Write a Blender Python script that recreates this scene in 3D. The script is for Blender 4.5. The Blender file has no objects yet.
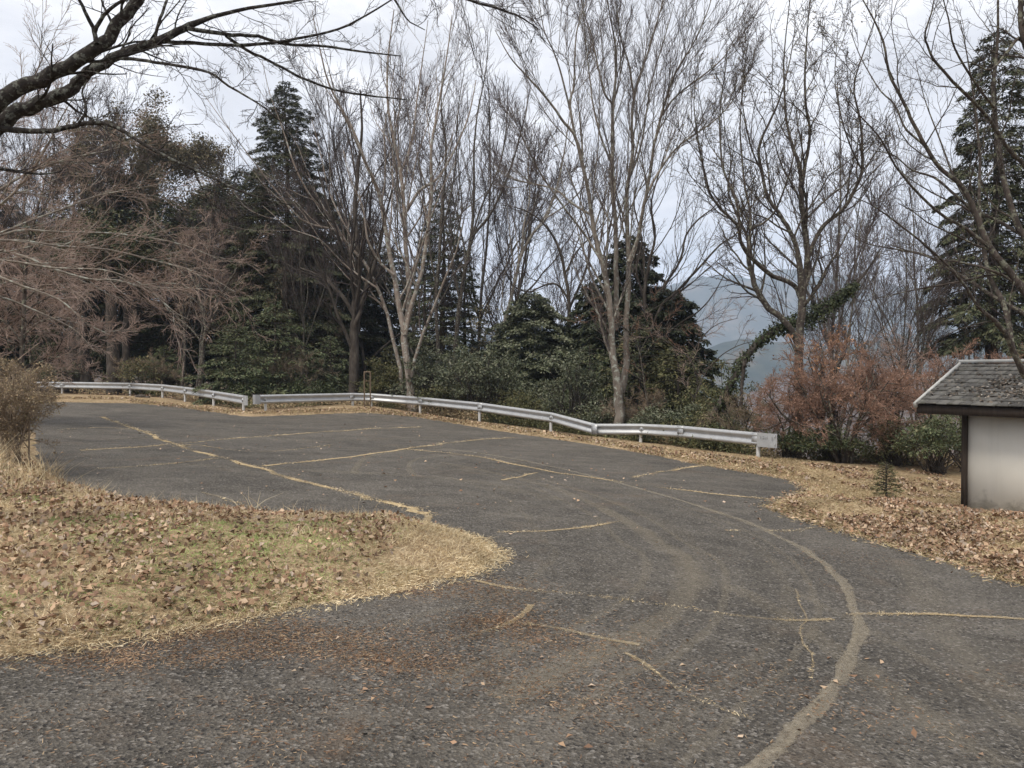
import bpy, math
import numpy as np
from mathutils import Vector

# ---------------------------------------------------------------- basics
sc = bpy.context.scene
COL = sc.collection
F_PX = 773.0
PITCH = math.radians(0.89)
CAM_H = 1.6
RNG = np.random.default_rng(7)
CP, SP = math.cos(PITCH), math.sin(PITCH)


def ray(px, py):
    a = (px - 512.0) / F_PX
    b = (384.0 - py) / F_PX
    d = np.array([a, CP + b * SP, -SP + b * CP])
    return d / d[1]


def at(px, py, Y):
    d = ray(px, py)
    return np.array([d[0] * Y, Y, CAM_H + d[2] * Y])


def sstep(a, b, x):
    t = np.clip((x - a) / (b - a), 0, 1)
    return t * t * (3 - 2 * t)


def hash2(ix, iy, seed):
    n = (ix * 374761393 + iy * 668265263 + seed * 1274126177) & 0x7fffffff
    n = ((n ^ (n >> 13)) * 1274126177) & 0x7fffffff
    n = n ^ (n >> 16)
    return (n & 0xffff) / 65535.0


def vnoise(x, y, seed=0):
    x = np.asarray(x, float); y = np.asarray(y, float)
    ix = np.floor(x).astype(np.int64); iy = np.floor(y).astype(np.int64)
    fx = x - ix; fy = y - iy
    fx = fx * fx * (3 - 2 * fx); fy = fy * fy * (3 - 2 * fy)
    a = hash2(ix, iy, seed); b = hash2(ix + 1, iy, seed)
    c = hash2(ix, iy + 1, seed); d = hash2(ix + 1, iy + 1, seed)
    return (a * (1 - fx) + b * fx) * (1 - fy) + (c * (1 - fx) + d * fx) * fy - 0.5


def fbm(x, y, seed=0, octv=4):
    s = 0; a = 1.0; f = 1.0
    for i in range(octv):
        s = s + a * vnoise(x * f, y * f, seed + i * 17)
        a *= 0.5; f *= 2.03
    return s


def poly_dist(x, y, poly):
    """signed distance, positive inside"""
    x = np.asarray(x, float); y = np.asarray(y, float)
    P = np.asarray(poly, float)
    n = len(P)
    dmin = np.full(x.shape, 1e18)
    ins = np.zeros(x.shape, bool)
    for i in range(n):
        ax, ay = P[i]; bx, by = P[(i + 1) % n]
        ex, ey = bx - ax, by - ay
        t = np.clip(((x - ax) * ex + (y - ay) * ey) / (ex * ex + ey * ey + 1e-12), 0, 1)
        d = (x - ax - t * ex) ** 2 + (y - ay - t * ey) ** 2
        dmin = np.minimum(dmin, d)
        if ay != by:
            c = ((ay > y) != (by > y)) & (x < (bx - ax) * (y - ay) / (by - ay) + ax)
            ins ^= c
    return np.where(ins, 1, -1) * np.sqrt(dmin)


# ---------------------------------------------------------------- terrain
def CORR(x, y):
    return 0.0


def base_h(x, y):
    x = np.asarray(x, float); y = np.asarray(y, float)
    xx = np.clip(x, -60, 60); yy = np.clip(y, -40, 80)
    h = -0.0512 * xx - 0.0231 * yy
    h = h + 0.32 * np.exp(-((x + 6.0) / 5.5) ** 2 / 2 - ((y - 37) / 5.0) ** 2 / 2)
    h = h + CORR(x, y)
    h = h - 0.40 * np.exp(-((x - 9.4) / 2.0) ** 2 / 2 - ((y - 15.9) / 2.0) ** 2 / 2)
    return h


def bground(px, py):
    d = ray(px, py)
    Y = 2.0; prev = None
    while Y < 140:
        z = CAM_H + d[2] * Y
        g = float(base_h(d[0] * Y, Y))
        if z <= g:
            lo, hi = prev, Y
            for _ in range(30):
                m = (lo + hi) / 2
                if CAM_H + d[2] * m <= float(base_h(d[0] * m, m)):
                    hi = m
                else:
                    lo = m
            return (d[0] * hi, hi)
        prev = Y; Y += 0.1
    return (d[0] * 60, 60.0)


RAIL_POSTS_L = [(61.5, 394.5), (129.6, 396.5), (162, 398.5), (184.5, 402.5), (213, 407), (243, 412)]
RAIL_TOP_L = [(28, 381.6), (61.5, 381.8), (129.6, 382.8), (162, 384.5), (184.5, 387), (213, 391), (246, 396)]
RAIL_POSTS_R = [(265, 412), (352.5, 406.5), (371, 407), (420, 414.5), (479.5, 423), (551, 432.8), (641, 444), (759, 459.3)]
RAIL_TOP_R = [(254, 395), (352.5, 393), (371, 393.4), (420, 397), (479.5, 402.7), (551, 412.7), (594, 423.9), (641, 423.9), (680, 425.8), (755, 432.6), (775, 434.2)]

# surveyed distances of the guardrail posts; the ground is levelled to meet their feet
DL = [44.5, 43.0, 40.5, 38.0, 35.0, 31.8]
DR = [32.2, 35.6, 36.0, 34.8, 32.0, 29.3, 26.0, 21.8]
ctl = np.array([at(p[0], p[1], d) for p, d in list(zip(RAIL_POSTS_L, DL)) + list(zip(RAIL_POSTS_R, DR))])
res = ctl[:, 2] - np.asarray(base_h(ctl[:, 0], ctl[:, 1]))
_A = np.exp(-((ctl[:, None, :2] - ctl[None, :, :2]) ** 2).sum(-1) / (2 * 3.2 ** 2))
_w = np.linalg.solve(_A + .05 * np.eye(len(ctl)), res)


def CORR(x, y):
    x = np.asarray(x, float); y = np.asarray(y, float); r = 0
    for c_, w_ in zip(ctl, _w):
        r = r + w_ * np.exp(-((x - c_[0]) ** 2 + (y - c_[1]) ** 2) / (2 * 3.2 ** 2))
    return r


pr_l = [(c_[0], c_[1]) for c_ in ctl[:6]]
pr_r = [(c_[0], c_[1]) for c_ in ctl[6:]]
print('RES', res.round(2), _w.round(2))
edge = [(-400, 60), (-60, 50)] + pr_l + pr_r + [(9.5, 21.2), (12.5, 20.6), (20, 20.5), (60, 18), (400, 10)]
EDGE_POLY = edge + [(400, 9000), (-400, 9000)]

MOUND = [bground(*p) for p in [(0, 655), (100, 641), (200, 625), (300, 606), (400, 588), (470, 572), (486, 562), (493, 553), (478, 541), (448, 531)]]
MOUND += [(-1.3, 8.75), (-2.4, 8.55), (-4.1, 8.9), (-6.3, 10.6), (-8.4, 13.4), (-11.5, 18.5), (-17.5, 27), (-22, 34), (-27, 41), (-40, 44), (-90, 30), (-90, -6), (-9, 2.2), (-6, 3.1)]
ASPH = [bground(*p) for p in [(1024, 583), (980, 567), (940, 556), (900, 545), (850, 531), (800, 517), (776, 507), (796, 499), (815, 491), (800, 482), (740, 471), (690, 462.5),
        (641, 452.5), (600, 446), (551, 438.5), (480, 428), (420, 417.5), (365, 413), (300, 415), (245, 416.5), (213, 412), (180, 407), (130, 403), (60, 402), (28, 401)]]
ASPH += [(-30, 41), (-24, 36), (-17, 26.2), (-11, 17.8), (-8, 13), (-6, 10.3), (-6, -8), (-30, -14), (30, -14), (12, 3), (8.2, 8.5)]


def asph_in(x, y):
    """positive inside the asphalt"""
    d1 = poly_dist(x, y, ASPH)
    d2 = -poly_dist(x, y, MOUND)
    return np.minimum(d1, d2)


def ground_h(x, y):
    x = np.asarray(x, float); y = np.asarray(y, float)
    h = base_h(x, y)
    da = asph_in(x, y) + .11 * fbm(x * 2.2, y * 2.2, 41, 4) - .03
    dm = poly_dist(x, y, MOUND)
    n = fbm(x * 1.3, y * 1.3, 3, 4)
    n2 = fbm(x * 5, y * 5, 9, 3)
    out = -da
    f = np.where(out < 0, np.maximum(out * 0.35, -0.06), 0)
    verge = np.where(out > 0, 0.05 * (1 - np.exp(-out / 0.25)), 0)
    mo = 0.29 * (1 - np.exp(-np.maximum(dm, 0) / 0.55)) * (1 - 0.25 * n)
    # low leaf-covered bank beside the hut
    bk = 0.17 * np.exp(-poly_line_d(x, y, BANK) ** 2 / (2 * 0.55 ** 2)) * (out > 0) * (1 - np.exp(-np.maximum(out, 0) / 0.35))
    h = h + f + np.where(dm > 0, mo, verge) + bk
    h = h + (0.028 * n2 + 0.03 * n) * sstep(-0.35, 0.5, out)
    d = poly_dist(x, y, EDGE_POLY)
    s = 0.02 + 0.50 * sstep(-15, 0, x) + 0.1 * sstep(0, 6, x) - 0.25 * sstep(8, 12, x)
    dd = np.maximum(d - 0.5 - 1.2 * sstep(8, 11, x), 0)
    drop = 150 * (1 - np.exp(-s * dd * (dd / (dd + 1.5)) / 150))
    h = h - drop
    big = fbm(x * 0.05, y * 0.05, 21, 4)
    h = h + big * 1.6 * sstep(2, 14, d) + 25 * fbm(x * 0.003, y * 0.003, 5, 4) * sstep(80, 500, d)
    return h


def poly_line_d(x, y, L):
    dm = np.full(np.shape(x), 1e18)
    for (ax, ay), (bx, by) in zip(L[:-1], L[1:]):
        ex, ey = bx - ax, by - ay
        t = np.clip(((x - ax) * ex + (y - ay) * ey) / (ex * ex + ey * ey), 0, 1)
        dm = np.minimum(dm, (x - ax - t * ex) ** 2 + (y - ay - t * ey) ** 2)
    return np.sqrt(dm)


BANK = [bground(*p) for p in [(800, 508), (850, 515), (920, 522), (1024, 535)]] + [(14, 12)]


def gz(x, y):
    return float(ground_h(np.array([x]), np.array([y]))[0])


# ---------------------------------------------------------------- mesh helpers
class Geo:
    def __init__(self):
        self.v = []; self.f = []; self.n = 0

    def add(self, V, Fq):
        V = np.asarray(V, float).reshape(-1, 3)
        self.v.append(V); self.f.append(np.asarray(Fq, np.int64).reshape(-1, 4) + self.n)
        self.n += len(V)

    def box(self, c, s, rot=0.0):
        c = np.asarray(c, float); s = np.asarray(s, float) / 2
        k = np.array([[-1, -1, -1], [1, -1, -1], [1, 1, -1], [-1, 1, -1], [-1, -1, 1], [1, -1, 1], [1, 1, 1], [-1, 1, 1]]) * s
        if rot:
            cr, sr = math.cos(rot), math.sin(rot)
            k = np.stack([k[:, 0] * cr - k[:, 1] * sr, k[:, 0] * sr + k[:, 1] * cr, k[:, 2]], 1)
        self.add(k + c, [[0, 3, 2, 1], [4, 5, 6, 7], [0, 1, 5, 4], [1, 2, 6, 5], [2, 3, 7, 6], [3, 0, 4, 7]])

    def mesh(self, name, smooth=False):
        V = np.concatenate(self.v) if self.v else np.zeros((0, 3))
        Fq = np.concatenate(self.f) if self.f else np.zeros((0, 4), np.int64)
        me = bpy.data.meshes.new(name)
        me.vertices.add(len(V)); me.vertices.foreach_set('co', V.astype(np.float32).ravel())
        me.loops.add(len(Fq) * 4); me.loops.foreach_set('vertex_index', Fq.astype(np.int32).ravel())
        me.polygons.add(len(Fq))
        me.polygons.foreach_set('loop_start', np.arange(0, len(Fq) * 4, 4, dtype=np.int32))
        try:
            me.polygons.foreach_set('loop_total', np.full(len(Fq), 4, dtype=np.int32))
        except Exception:
            pass
        if smooth:
            me.polygons.foreach_set('use_smooth', np.ones(len(Fq), bool))
        me.update(calc_edges=True)
        return me


def norm(v):
    return v / (np.linalg.norm(v, axis=-1, keepdims=True) + 1e-12)


def tubes(g, P, R, sides=5):
    P = np.asarray(P, float); R = np.asarray(R, float)
    N, K, _ = P.shape
    if N == 0:
        return
    T = norm(np.gradient(P, axis=1))
    m = norm(P[:, -1] - P[:, 0])
    a = np.where(np.abs(m[:, 2:3]) > 0.8, np.array([[1.0, 0.1, 0]]), np.array([[0.1, 0.0, 1.0]]))
    U = norm(np.cross(T, a[:, None, :])); W = np.cross(T, U)
    th = np.arange(sides) * 2 * math.pi / sides
    ring = P[:, :, None, :] + R[:, :, None, None] * (np.cos(th)[None, None, :, None] * U[:, :, None, :] + np.sin(th)[None, None, :, None] * W[:, :, None, :])
    V = ring.reshape(-1, 3)
    n = np.arange(N)[:, None, None] * (K * sides); k = np.arange(K - 1)[None, :, None] * sides; s = np.arange(sides)[None, None, :]
    s2 = (s + 1) % sides
    Fq = np.stack([n + k + s, n + k + s2, n + k + sides + s2, n + k + sides + s], -1).reshape(-1, 4)
    g.add(V, Fq)


def kites(g, P, D, Nn, L, W, fold=0.25):
    """leaf kites: base at P, pointing D, facing Nn"""
    N = len(P)
    if N == 0:
        return
    D = norm(D); S = norm(np.cross(D, Nn)); Nn = np.cross(S, D)
    L = np.asarray(L).reshape(-1, 1); W = np.asarray(W).reshape(-1, 1)
    lift = Nn * W * fold
    V = np.stack([P, P + D * L * 0.5 + S * W * 0.5 + lift, P + D * L, P + D * L * 0.5 - S * W * 0.5 + lift], 1)
    i = np.arange(N)[:, None] * 4
    g.add(V.reshape(-1, 3), np.concatenate([i, i + 1, i + 2, i + 3], 1))


def blades(g, P, D, L, W, bend):
    N = len(P)
    if N == 0:
        return
    D = norm(D)
    side = norm(np.cross(D, RNG.normal(size=(N, 3))))
    bd = norm(RNG.normal(size=(N, 3)) * [1, 1, 0.3])
    L = L[:, None]; W = W[:, None]; bend = np.asarray(bend).reshape(-1, 1)
    m = P + D * L * 0.55 + bd * L * bend * 0.3
    t = P + D * L * 0.95 + bd * L * bend
    V = np.stack([P - side * W / 2, P + side * W / 2, m + side * W * 0.4, m - side * W * 0.4, t + side * W * 0.08, t - side * W * 0.08], 1)
    i = np.arange(N)[:, None] * 6
    Fq = np.concatenate([np.concatenate([i, i + 1, i + 2, i + 3], 1), np.concatenate([i + 3, i + 2, i + 4, i + 5], 1)])
    g.add(V.reshape(-1, 3), Fq)


def rdir(n, rng):
    return norm(rng.normal(size=(n, 3)))


def grow(S, D, L, r0, r1, K, wig, up, rng, grav=0.0):
    N = len(S)
    P = np.zeros((N, K, 3)); P[:, 0] = S
    d = norm(D.copy()); st = (L / (K - 1))[:, None]
    for k in range(1, K):
        d = norm(d + rng.normal(size=(N, 3)) * wig + np.array([0, 0, 1.0]) * up - np.array([0, 0, 1.0]) * grav * k / K)
        P[:, k] = P[:, k - 1] + d * st
    t = np.linspace(0, 1, K)[None, :]
    R = r0[:, None] * (1 - t) + r1[:, None] * t
    return P, R


def spawn(P, R, n, rng, tlo=0.25, thi=1.0, ang=(25, 50), lf=0.5, lmin=0.0, up=0.1, wig=0.1, K=5, rf=0.6, rmin=0.005, r1=0.6, grav=0.0, tshrink=0.5, flat=0.0, plref=None):
    N, Kp, _ = P.shape
    if N == 0:
        return P, R
    seg = np.linalg.norm(np.diff(P, axis=1), axis=2); PL = seg.sum(1)
    if plref is not None: PL = np.maximum(PL * .5 + plref * .5, PL * .8)
    t = (np.arange(n)[None, :] + rng.random((N, n))) / n
    t = tlo + (thi - tlo) * t
    f = t * (Kp - 1); i = np.minimum(f.astype(int), Kp - 2); fr = (f - i)[..., None]
    idx = np.arange(N)[:, None]
    S = P[idx, i] * (1 - fr) + P[idx, i + 1] * fr
    r = R[idx, i] * (1 - fr[..., 0]) + R[idx, i + 1] * fr[..., 0]
    T = norm(P[idx, i + 1] - P[idx, i])
    rv = rng.normal(size=(N, n, 3))
    rv[..., 2] *= (1 - flat)
    side = norm(np.cross(T, np.cross(rv, T)))
    a = np.radians(rng.uniform(ang[0], ang[1], (N, n)))[..., None]
    D = T * np.cos(a) + side * np.sin(a)
    L = np.maximum(PL[:, None] * lf * (1 - tshrink * t) * rng.uniform(0.6, 1.25, (N, n)), lmin)
    r0 = np.maximum(r * rf, rmin)
    rr1 = np.maximum(r0 * r1 * 0.5, rmin * 0.7)
    S = S.reshape(-1, 3); D = D.reshape(-1, 3); L = L.reshape(-1); r0 = r0.reshape(-1); rr1 = rr1.reshape(-1)
    return grow(S, D, L, r0, rr1, K, wig, up, rng, grav)


def resample(pts, rad, K, rng, wig=0.0):
    pts = np.asarray(pts, float); rad = np.asarray(rad, float)
    n = len(pts)
    # catmull-rom
    pp = np.vstack([2 * pts[0] - pts[1], pts, 2 * pts[-1] - pts[-2]])
    u = np.linspace(0, n - 1 - 1e-6, K); i = u.astype(int); f = (u - i)[:, None]
    p0, p1, p2, p3 = pp[i], pp[i + 1], pp[i + 2], pp[i + 3]
    out = 0.5 * ((2 * p1) + (-p0 + p2) * f + (2 * p0 - 5 * p1 + 4 * p2 - p3) * f ** 2 + (-p0 + 3 * p1 - 3 * p2 + p3) * f ** 3)
    r = rad[i] * (1 - f[:, 0]) + rad[i + 1] * f[:, 0]
    if wig:
        ns = rng.normal(size=(K, 3)) * wig * r[:, None]
        ns[0] = 0; ns[-1] *= 0.5
        out = out + ns
    return out, r


# ---------------------------------------------------------------- objects
def link(o, parent=None):
    COL.objects.link(o)
    if parent is not None:
        o.parent = parent
    return o


def tag(o, label, cat, group=None, kind=None):
    if label: o['label'] = label
    if cat: o['category'] = cat
    if group: o['group'] = group
    if kind: o['kind'] = kind
    return o


def obj(name, g, mat, parent=None, smooth=False, origin=None):
    me = g.mesh(name, smooth) if isinstance(g, Geo) else g
    if origin is not None:
        n = len(me.vertices); a = np.empty(n * 3, np.float32); me.vertices.foreach_get('co', a)
        a = a.reshape(-1, 3) - np.asarray(origin, np.float32); me.vertices.foreach_set('co', a.ravel()); me.update()
    o = bpy.data.objects.new(name, me)
    if mat is not None and len(me.materials) == 0:
        me.materials.append(mat)
    link(o, parent)
    if origin is not None and parent is None:
        o.location = origin
    return o


def thing(name, label, cat, loc, group=None, rotz=0.0, scale=1.0):
    o = bpy.data.objects.new(name, None)
    o.location = [float(c) for c in loc]; o.rotation_euler = (0, 0, rotz); o.scale = (scale,) * 3
    o.empty_display_size = 0.3
    link(o)
    return tag(o, label, cat, group)


def dup(root, loc, rotz, scale, label, group=None, cat=None):
    r = root.copy(); COL.objects.link(r)
    r.location = [float(c) for c in loc]; r.rotation_euler = (0, 0, rotz)
    r.scale = (scale,) * 3 if not isinstance(scale, (tuple, list)) else scale
    r['label'] = label
    if group: r['group'] = group
    if cat: r['category'] = cat
    for ch in list(root.children):
        c = ch.copy(); COL.objects.link(c); c.parent = r
        for gch in list(ch.children):
            d = gch.copy(); COL.objects.link(d); d.parent = c
    return r


# ---------------------------------------------------------------- materials
def new_mat(name, rough=0.85, spec=0.25):
    m = bpy.data.materials.new(name); m.use_nodes = True
    nt = m.node_tree; b = nt.nodes['Principled BSDF']
    b.inputs['Roughness'].default_value = rough
    b.inputs['Specular IOR Level'].default_value = spec
    return m, nt, b


def nd(nt, t, **kw):
    n = nt.nodes.new(t)
    for k, v in kw.items():
        if k in n.inputs:
            n.inputs[k].default_value = v
        else:
            setattr(n, k, v)
    return n


def ramp(nt, fac, stops, interp='LINEAR'):
    r = nt.nodes.new('ShaderNodeValToRGB'); cr = r.color_ramp; cr.interpolation = interp
    while len(cr.elements) < len(stops):
        cr.elements.new(0.5)
    for e, (p, c) in zip(cr.elements, stops):
        e.position = p; e.color = (c[0], c[1], c[2], 1) if not np.isscalar(c) else (c, c, c, 1)
    nt.links.new(fac, r.inputs['Fac'])
    return r.outputs['Color']


def noise(nt, scale, detail=4, rough=0.6, vec=None, dist=0.0, dim=None):
    n = nt.nodes.new('ShaderNodeTexNoise')
    n.inputs['Scale'].default_value = scale; n.inputs['Detail'].default_value = detail
    n.inputs['Roughness'].default_value = rough; n.inputs['Distortion'].default_value = dist
    if vec is not None:
        nt.links.new(vec, n.inputs['Vector'])
    return n.outputs['Fac']


def mixc(nt, fac, a, b, mode='MIX'):
    m = nt.nodes.new('ShaderNodeMix'); m.data_type = 'RGBA'; m.blend_type = mode
    if isinstance(fac, (int, float)):
        m.inputs[0].default_value = fac
    else:
        nt.links.new(fac, m.inputs[0])
    for s, i in ((a, 6), (b, 7)):
        if isinstance(s, (tuple, list)):
            m.inputs[i].default_value = (s[0], s[1], s[2], 1)
        else:
            nt.links.new(s, m.inputs[i])
    return m.outputs[2]


def mth(nt, op, a, b=None, c=None, clamp=False):
    m = nt.nodes.new('ShaderNodeMath'); m.operation = op; m.use_clamp = clamp
    for i, s in enumerate((a, b, c)):
        if s is None: continue
        if isinstance(s, (int, float)):
            m.inputs[i].default_value = s
        else:
            nt.links.new(s, m.inputs[i])
    return m.outputs[0]


def objco(nt):
    return nt.nodes.new('ShaderNodeTexCoord').outputs['Object']


def bump(nt, b, h, strength=0.3, dist=0.02):
    bp = nt.nodes.new('ShaderNodeBump'); bp.inputs['Strength'].default_value = strength; bp.inputs['Distance'].default_value = dist
    nt.links.new(h, bp.inputs['Height']); nt.links.new(bp.outputs[0], b.inputs['Normal'])


def leaf_mat(name, cols, rough=0.6, spec=0.25, trans=0.0, clump=1.2, objvar=True):
    m, nt, b = new_mat(name, rough, spec)
    geo = nt.nodes.new('ShaderNodeNewGeometry')
    n = len(cols)
    c = ramp(nt, geo.outputs['Random Per Island'], [(i / (n - 1), cc) for i, cc in enumerate(cols)])
    nz = noise(nt, clump, 2, 0.5, objco(nt))
    v = ramp(nt, nz, [(0.3, 0.65), (0.7, 1.25)])
    c = mixc(nt, 1.0, c, v, 'MULTIPLY')
    nt.links.new(c, b.inputs['Base Color'])
    return m


def bark_mat(name, cols, scale=6, lichen=None, zs=0.35, bstr=0.6):
    m, nt, b = new_mat(name, 0.92, 0.15)
    mp = nt.nodes.new('ShaderNodeMapping'); mp.inputs['Scale'].default_value = (1, 1, zs)
    nt.links.new(objco(nt), mp.inputs['Vector'])
    nz = noise(nt, scale, 6, 0.65, mp.outputs[0])
    n = len(cols)
    c = ramp(nt, nz, [(0.3 + 0.4 * i / (n - 1), cc) for i, cc in enumerate(cols)])
    if lichen:
        l = noise(nt, scale * 1.4, 5, 0.6, objco(nt))
        mk = ramp(nt, l, [(0.53, 0.0), (0.62, 1.0)])
        c = mixc(nt, mk, c, lichen)
    nt.links.new(c, b.inputs['Base Color'])
    nz2 = noise(nt, scale * 6, 4, 0.7, mp.outputs[0])
    bump(nt, b, nz2, bstr, 0.02)
    return m


M = {}
M['bark_grey'] = bark_mat('bark_grey', [(.085, .07, .06), (.17, .145, .12), (.25, .22, .19)], 5, (.30, .31, .27))
M['bark_pale'] = bark_mat('bark_pale', [(.12, .09, .07), (.22, .18, .15), (.31, .27, .235)], 5, (.34, .35, .31))
M['bark_dark'] = bark_mat('bark_dark', [(.025, .021, .018), (.06, .05, .042), (.11, .095, .08)], 6)
M['bark_brown'] = bark_mat('bark_brown', [(.028, .023, .020), (.06, .049, .042), (.11, .09, .077)], 9, (.17, .17, .13))
M['bark_lichen'] = bark_mat('bark_lichen', [(.014, .012, .011), (.035, .03, .027), (.065, .058, .052)], 20, (.15, .155, .135), 1.0)
M['twig_grey'] = bark_mat('twig_grey', [(.07, .055, .052), (.12, .10, .095)], 2, None, 1, 0)
M['twig_dark'] = bark_mat('twig_dark', [(.04, .032, .032), (.075, .063, .06)], 2, None, 1, 0)
M['twig_pink'] = bark_mat('twig_pink', [(.18, .125, .10), (.29, .215, .18), (.38, .305, .255)], 1.5, None, 1, 0)
M['twig_tan'] = bark_mat('twig_tan', [(.16, .12, .085), (.29, .23, .17)], 1.5, None, 1, 0)
M['twig_red'] = bark_mat('twig_red', [(.18, .105, .075), (.29, .18, .135)], 1.5, None, 1, 0)
M['leaf_red'] = leaf_mat('leaf_red', [(.20, .11, .075), (.30, .17, .115), (.37, .23, .16), (.25, .18, .13)])
M['leaf_orange'] = leaf_mat('leaf_orange', [(.24, .12, .06), (.34, .19, .10), (.20, .13, .08)])
M['roof_leaf'] = leaf_mat('roof_leaves', [(.07, .055, .045), (.14, .11, .085), (.26, .22, .18), (.10, .075, .055), (.40, .37, .33)], .8, .2)
M['fir'] = leaf_mat('fir_needles', [(.045, .055, .032), (.075, .088, .048), (.11, .115, .062), (.085, .075, .05)], 0.65, .2, clump=.7)
M['cedar'] = leaf_mat('cedar_needles', [(.03, .045, .022), (.055, .072, .034), (.09, .09, .045), (.10, .075, .045)], 0.7, .2, clump=.5)
M['tan_green'] = leaf_mat('dull_canopy', [(.10, .095, .06), (.15, .13, .085), (.22, .18, .125), (.11, .11, .06)], 0.8, .1, clump=.5)
M['evergreen'] = leaf_mat('evergreen_leaves', [(.05, .062, .035), (.085, .10, .055), (.13, .14, .085), (.19, .19, .13)], 0.5, .3, clump=1.5)
M['olive'] = leaf_mat('olive_leaves', [(.05, .055, .024), (.09, .095, .04), (.14, .14, .06), (.17, .14, .07)], 0.6, .25, clump=1.5)
M['bright_green'] = leaf_mat('green_leaves', [(.045, .062, .028), (.075, .10, .045), (.12, .14, .065), (.15, .14, .075)], 0.55, .3, clump=1.5)
M['darkgreen'] = leaf_mat('dark_green_leaves', [(.022, .03, .018), (.04, .05, .028), (.065, .075, .04), (.05, .05, .03)], .6, .25, clump=.9)
M['ivy'] = leaf_mat('ivy_leaves', [(.025, .034, .016), (.05, .064, .028), (.085, .098, .045)], 0.55, .25, clump=2)
M['straw'] = leaf_mat('straw', [(.40, .30, .17), (.56, .45, .28), (.70, .60, .42), (.50, .40, .23), (.36, .25, .14)], 0.8, .2, clump=2.0)
M['moss_green'] = leaf_mat('moss_green', [(.19, .26, .08), (.28, .37, .12), (.40, .43, .18), (.14, .22, .07)], 0.8, .2, clump=2.0)
M['dry_leaf'] = leaf_mat('dry_leaves', [(.17, .10, .065), (.24, .145, .09), (.36, .24, .15), (.52, .39, .27), (.31, .25, .20), (.26, .155, .09), (.18, .11, .075)], 0.7, .25, clump=2.0)
M['bush_dry'] = leaf_mat('bush_dry', [(.24, .17, .10), (.36, .27, .17), (.46, .37, .24), (.20, .18, .09)], 0.8, .15, clump=2.0)
M['litter'] = leaf_mat('needle_litter', [(.11, .065, .042), (.19, .115, .07), (.27, .175, .11), (.36, .27, .17)], 0.85, .15, clump=2.0)
M['stone'] = leaf_mat('stone_chips', [(.05, .047, .043), (.11, .10, .09), (.20, .185, .165), (.09, .08, .07)], 0.8, .2, clump=2.0)

# asphalt
m, nt, b = new_mat('asphalt', 0.85, .3); M['asphalt'] = m
co = objco(nt)
big = noise(nt, 0.35, 5, 0.6, co, 0.6)
mid = noise(nt, 2.2, 5, 0.65, co, 0.4)
fine = noise(nt, 45, 4, 0.75, co)
vor = nt.nodes.new('ShaderNodeTexVoronoi'); vor.inputs['Scale'].default_value = 58; nt.links.new(co, vor.inputs['Vector'])
vs = ramp(nt, nt.nodes.new('ShaderNodeSeparateColor').outputs[0], [(0, 0), (1, 1)])
sepc = [n for n in nt.nodes if n.bl_idname == 'ShaderNodeSeparateColor'][0]
nt.links.new(vor.outputs['Color'], sepc.inputs[0])
c = ramp(nt, mid, [(0.3, (.054, .048, .040)), (0.5, (.086, .077, .065)), (0.72, (.134, .120, .101))])
c = mixc(nt, 1.0, c, ramp(nt, big, [(0.32, .62), (0.66, 1.35)]), 'MULTIPLY')
c = mixc(nt, ramp(nt, fine, [(0.50, 0), (0.68, .85)]), c, (.23, .208, .175))
fine2 = noise(nt, 95, 3, .8, co)
c = mixc(nt, ramp(nt, fine2, [(0.54, 0), (0.66, .8)]), c, (.02, .018, .016))
c = mixc(nt, ramp(nt, sepc.outputs[0], [(0.82, 0), (0.97, .75)]), c, (.27, .25, .225))
c = mixc(nt, ramp(nt, sepc.outputs[1], [(0.8, 0), (0.95, .8)]), c, (.014, .013, .013))
# streaky dust along the slope and brown needle stains
mp = nt.nodes.new('ShaderNodeMapping'); mp.inputs['Scale'].default_value = (.5, 1.0, 1); mp.inputs['Rotation'].default_value = (0, 0, .5)
nt.links.new(co, mp.inputs['Vector'])
st = noise(nt, 1.0, 6, 0.7, mp.outputs[0], 0.8)
c = mixc(nt, ramp(nt, st, [(0.50, 0), (0.72, .42)]), c, (.19, .17, .14))
br = noise(nt, 0.9, 6, 0.7, co, 1.0)
c = mixc(nt, ramp(nt, br, [(0.56, 0), (0.72, .35)]), c, (.17, .115, .075))
nt.links.new(c, b.inputs['Base Color'])
bump(nt, b, mth(nt, 'ADD', fine, mth(nt, 'MULTIPLY', vor.outputs['Distance'], 0.9)), 1.0, 0.02)

# soil
m, nt, b = new_mat('soil', 0.95, .1); M['soil'] = m
co = objco(nt)
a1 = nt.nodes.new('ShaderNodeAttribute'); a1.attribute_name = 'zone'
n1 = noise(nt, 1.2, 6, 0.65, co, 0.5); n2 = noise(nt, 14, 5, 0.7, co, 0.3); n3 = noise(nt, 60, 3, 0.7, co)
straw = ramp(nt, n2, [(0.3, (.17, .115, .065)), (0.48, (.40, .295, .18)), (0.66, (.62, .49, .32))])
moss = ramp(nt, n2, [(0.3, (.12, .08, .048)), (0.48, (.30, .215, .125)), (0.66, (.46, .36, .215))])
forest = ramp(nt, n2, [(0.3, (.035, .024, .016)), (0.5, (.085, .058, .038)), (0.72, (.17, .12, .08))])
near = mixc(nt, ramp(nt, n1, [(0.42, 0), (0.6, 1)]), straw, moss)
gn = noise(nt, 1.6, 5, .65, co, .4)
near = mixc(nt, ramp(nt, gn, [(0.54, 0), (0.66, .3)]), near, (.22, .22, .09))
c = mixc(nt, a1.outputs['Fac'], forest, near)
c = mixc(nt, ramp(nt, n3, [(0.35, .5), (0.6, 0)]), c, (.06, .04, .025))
nt.links.new(c, b.inputs['Base Color'])
bump(nt, b, mth(nt, 'ADD', n2, n3), 0.8, 0.03)

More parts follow.
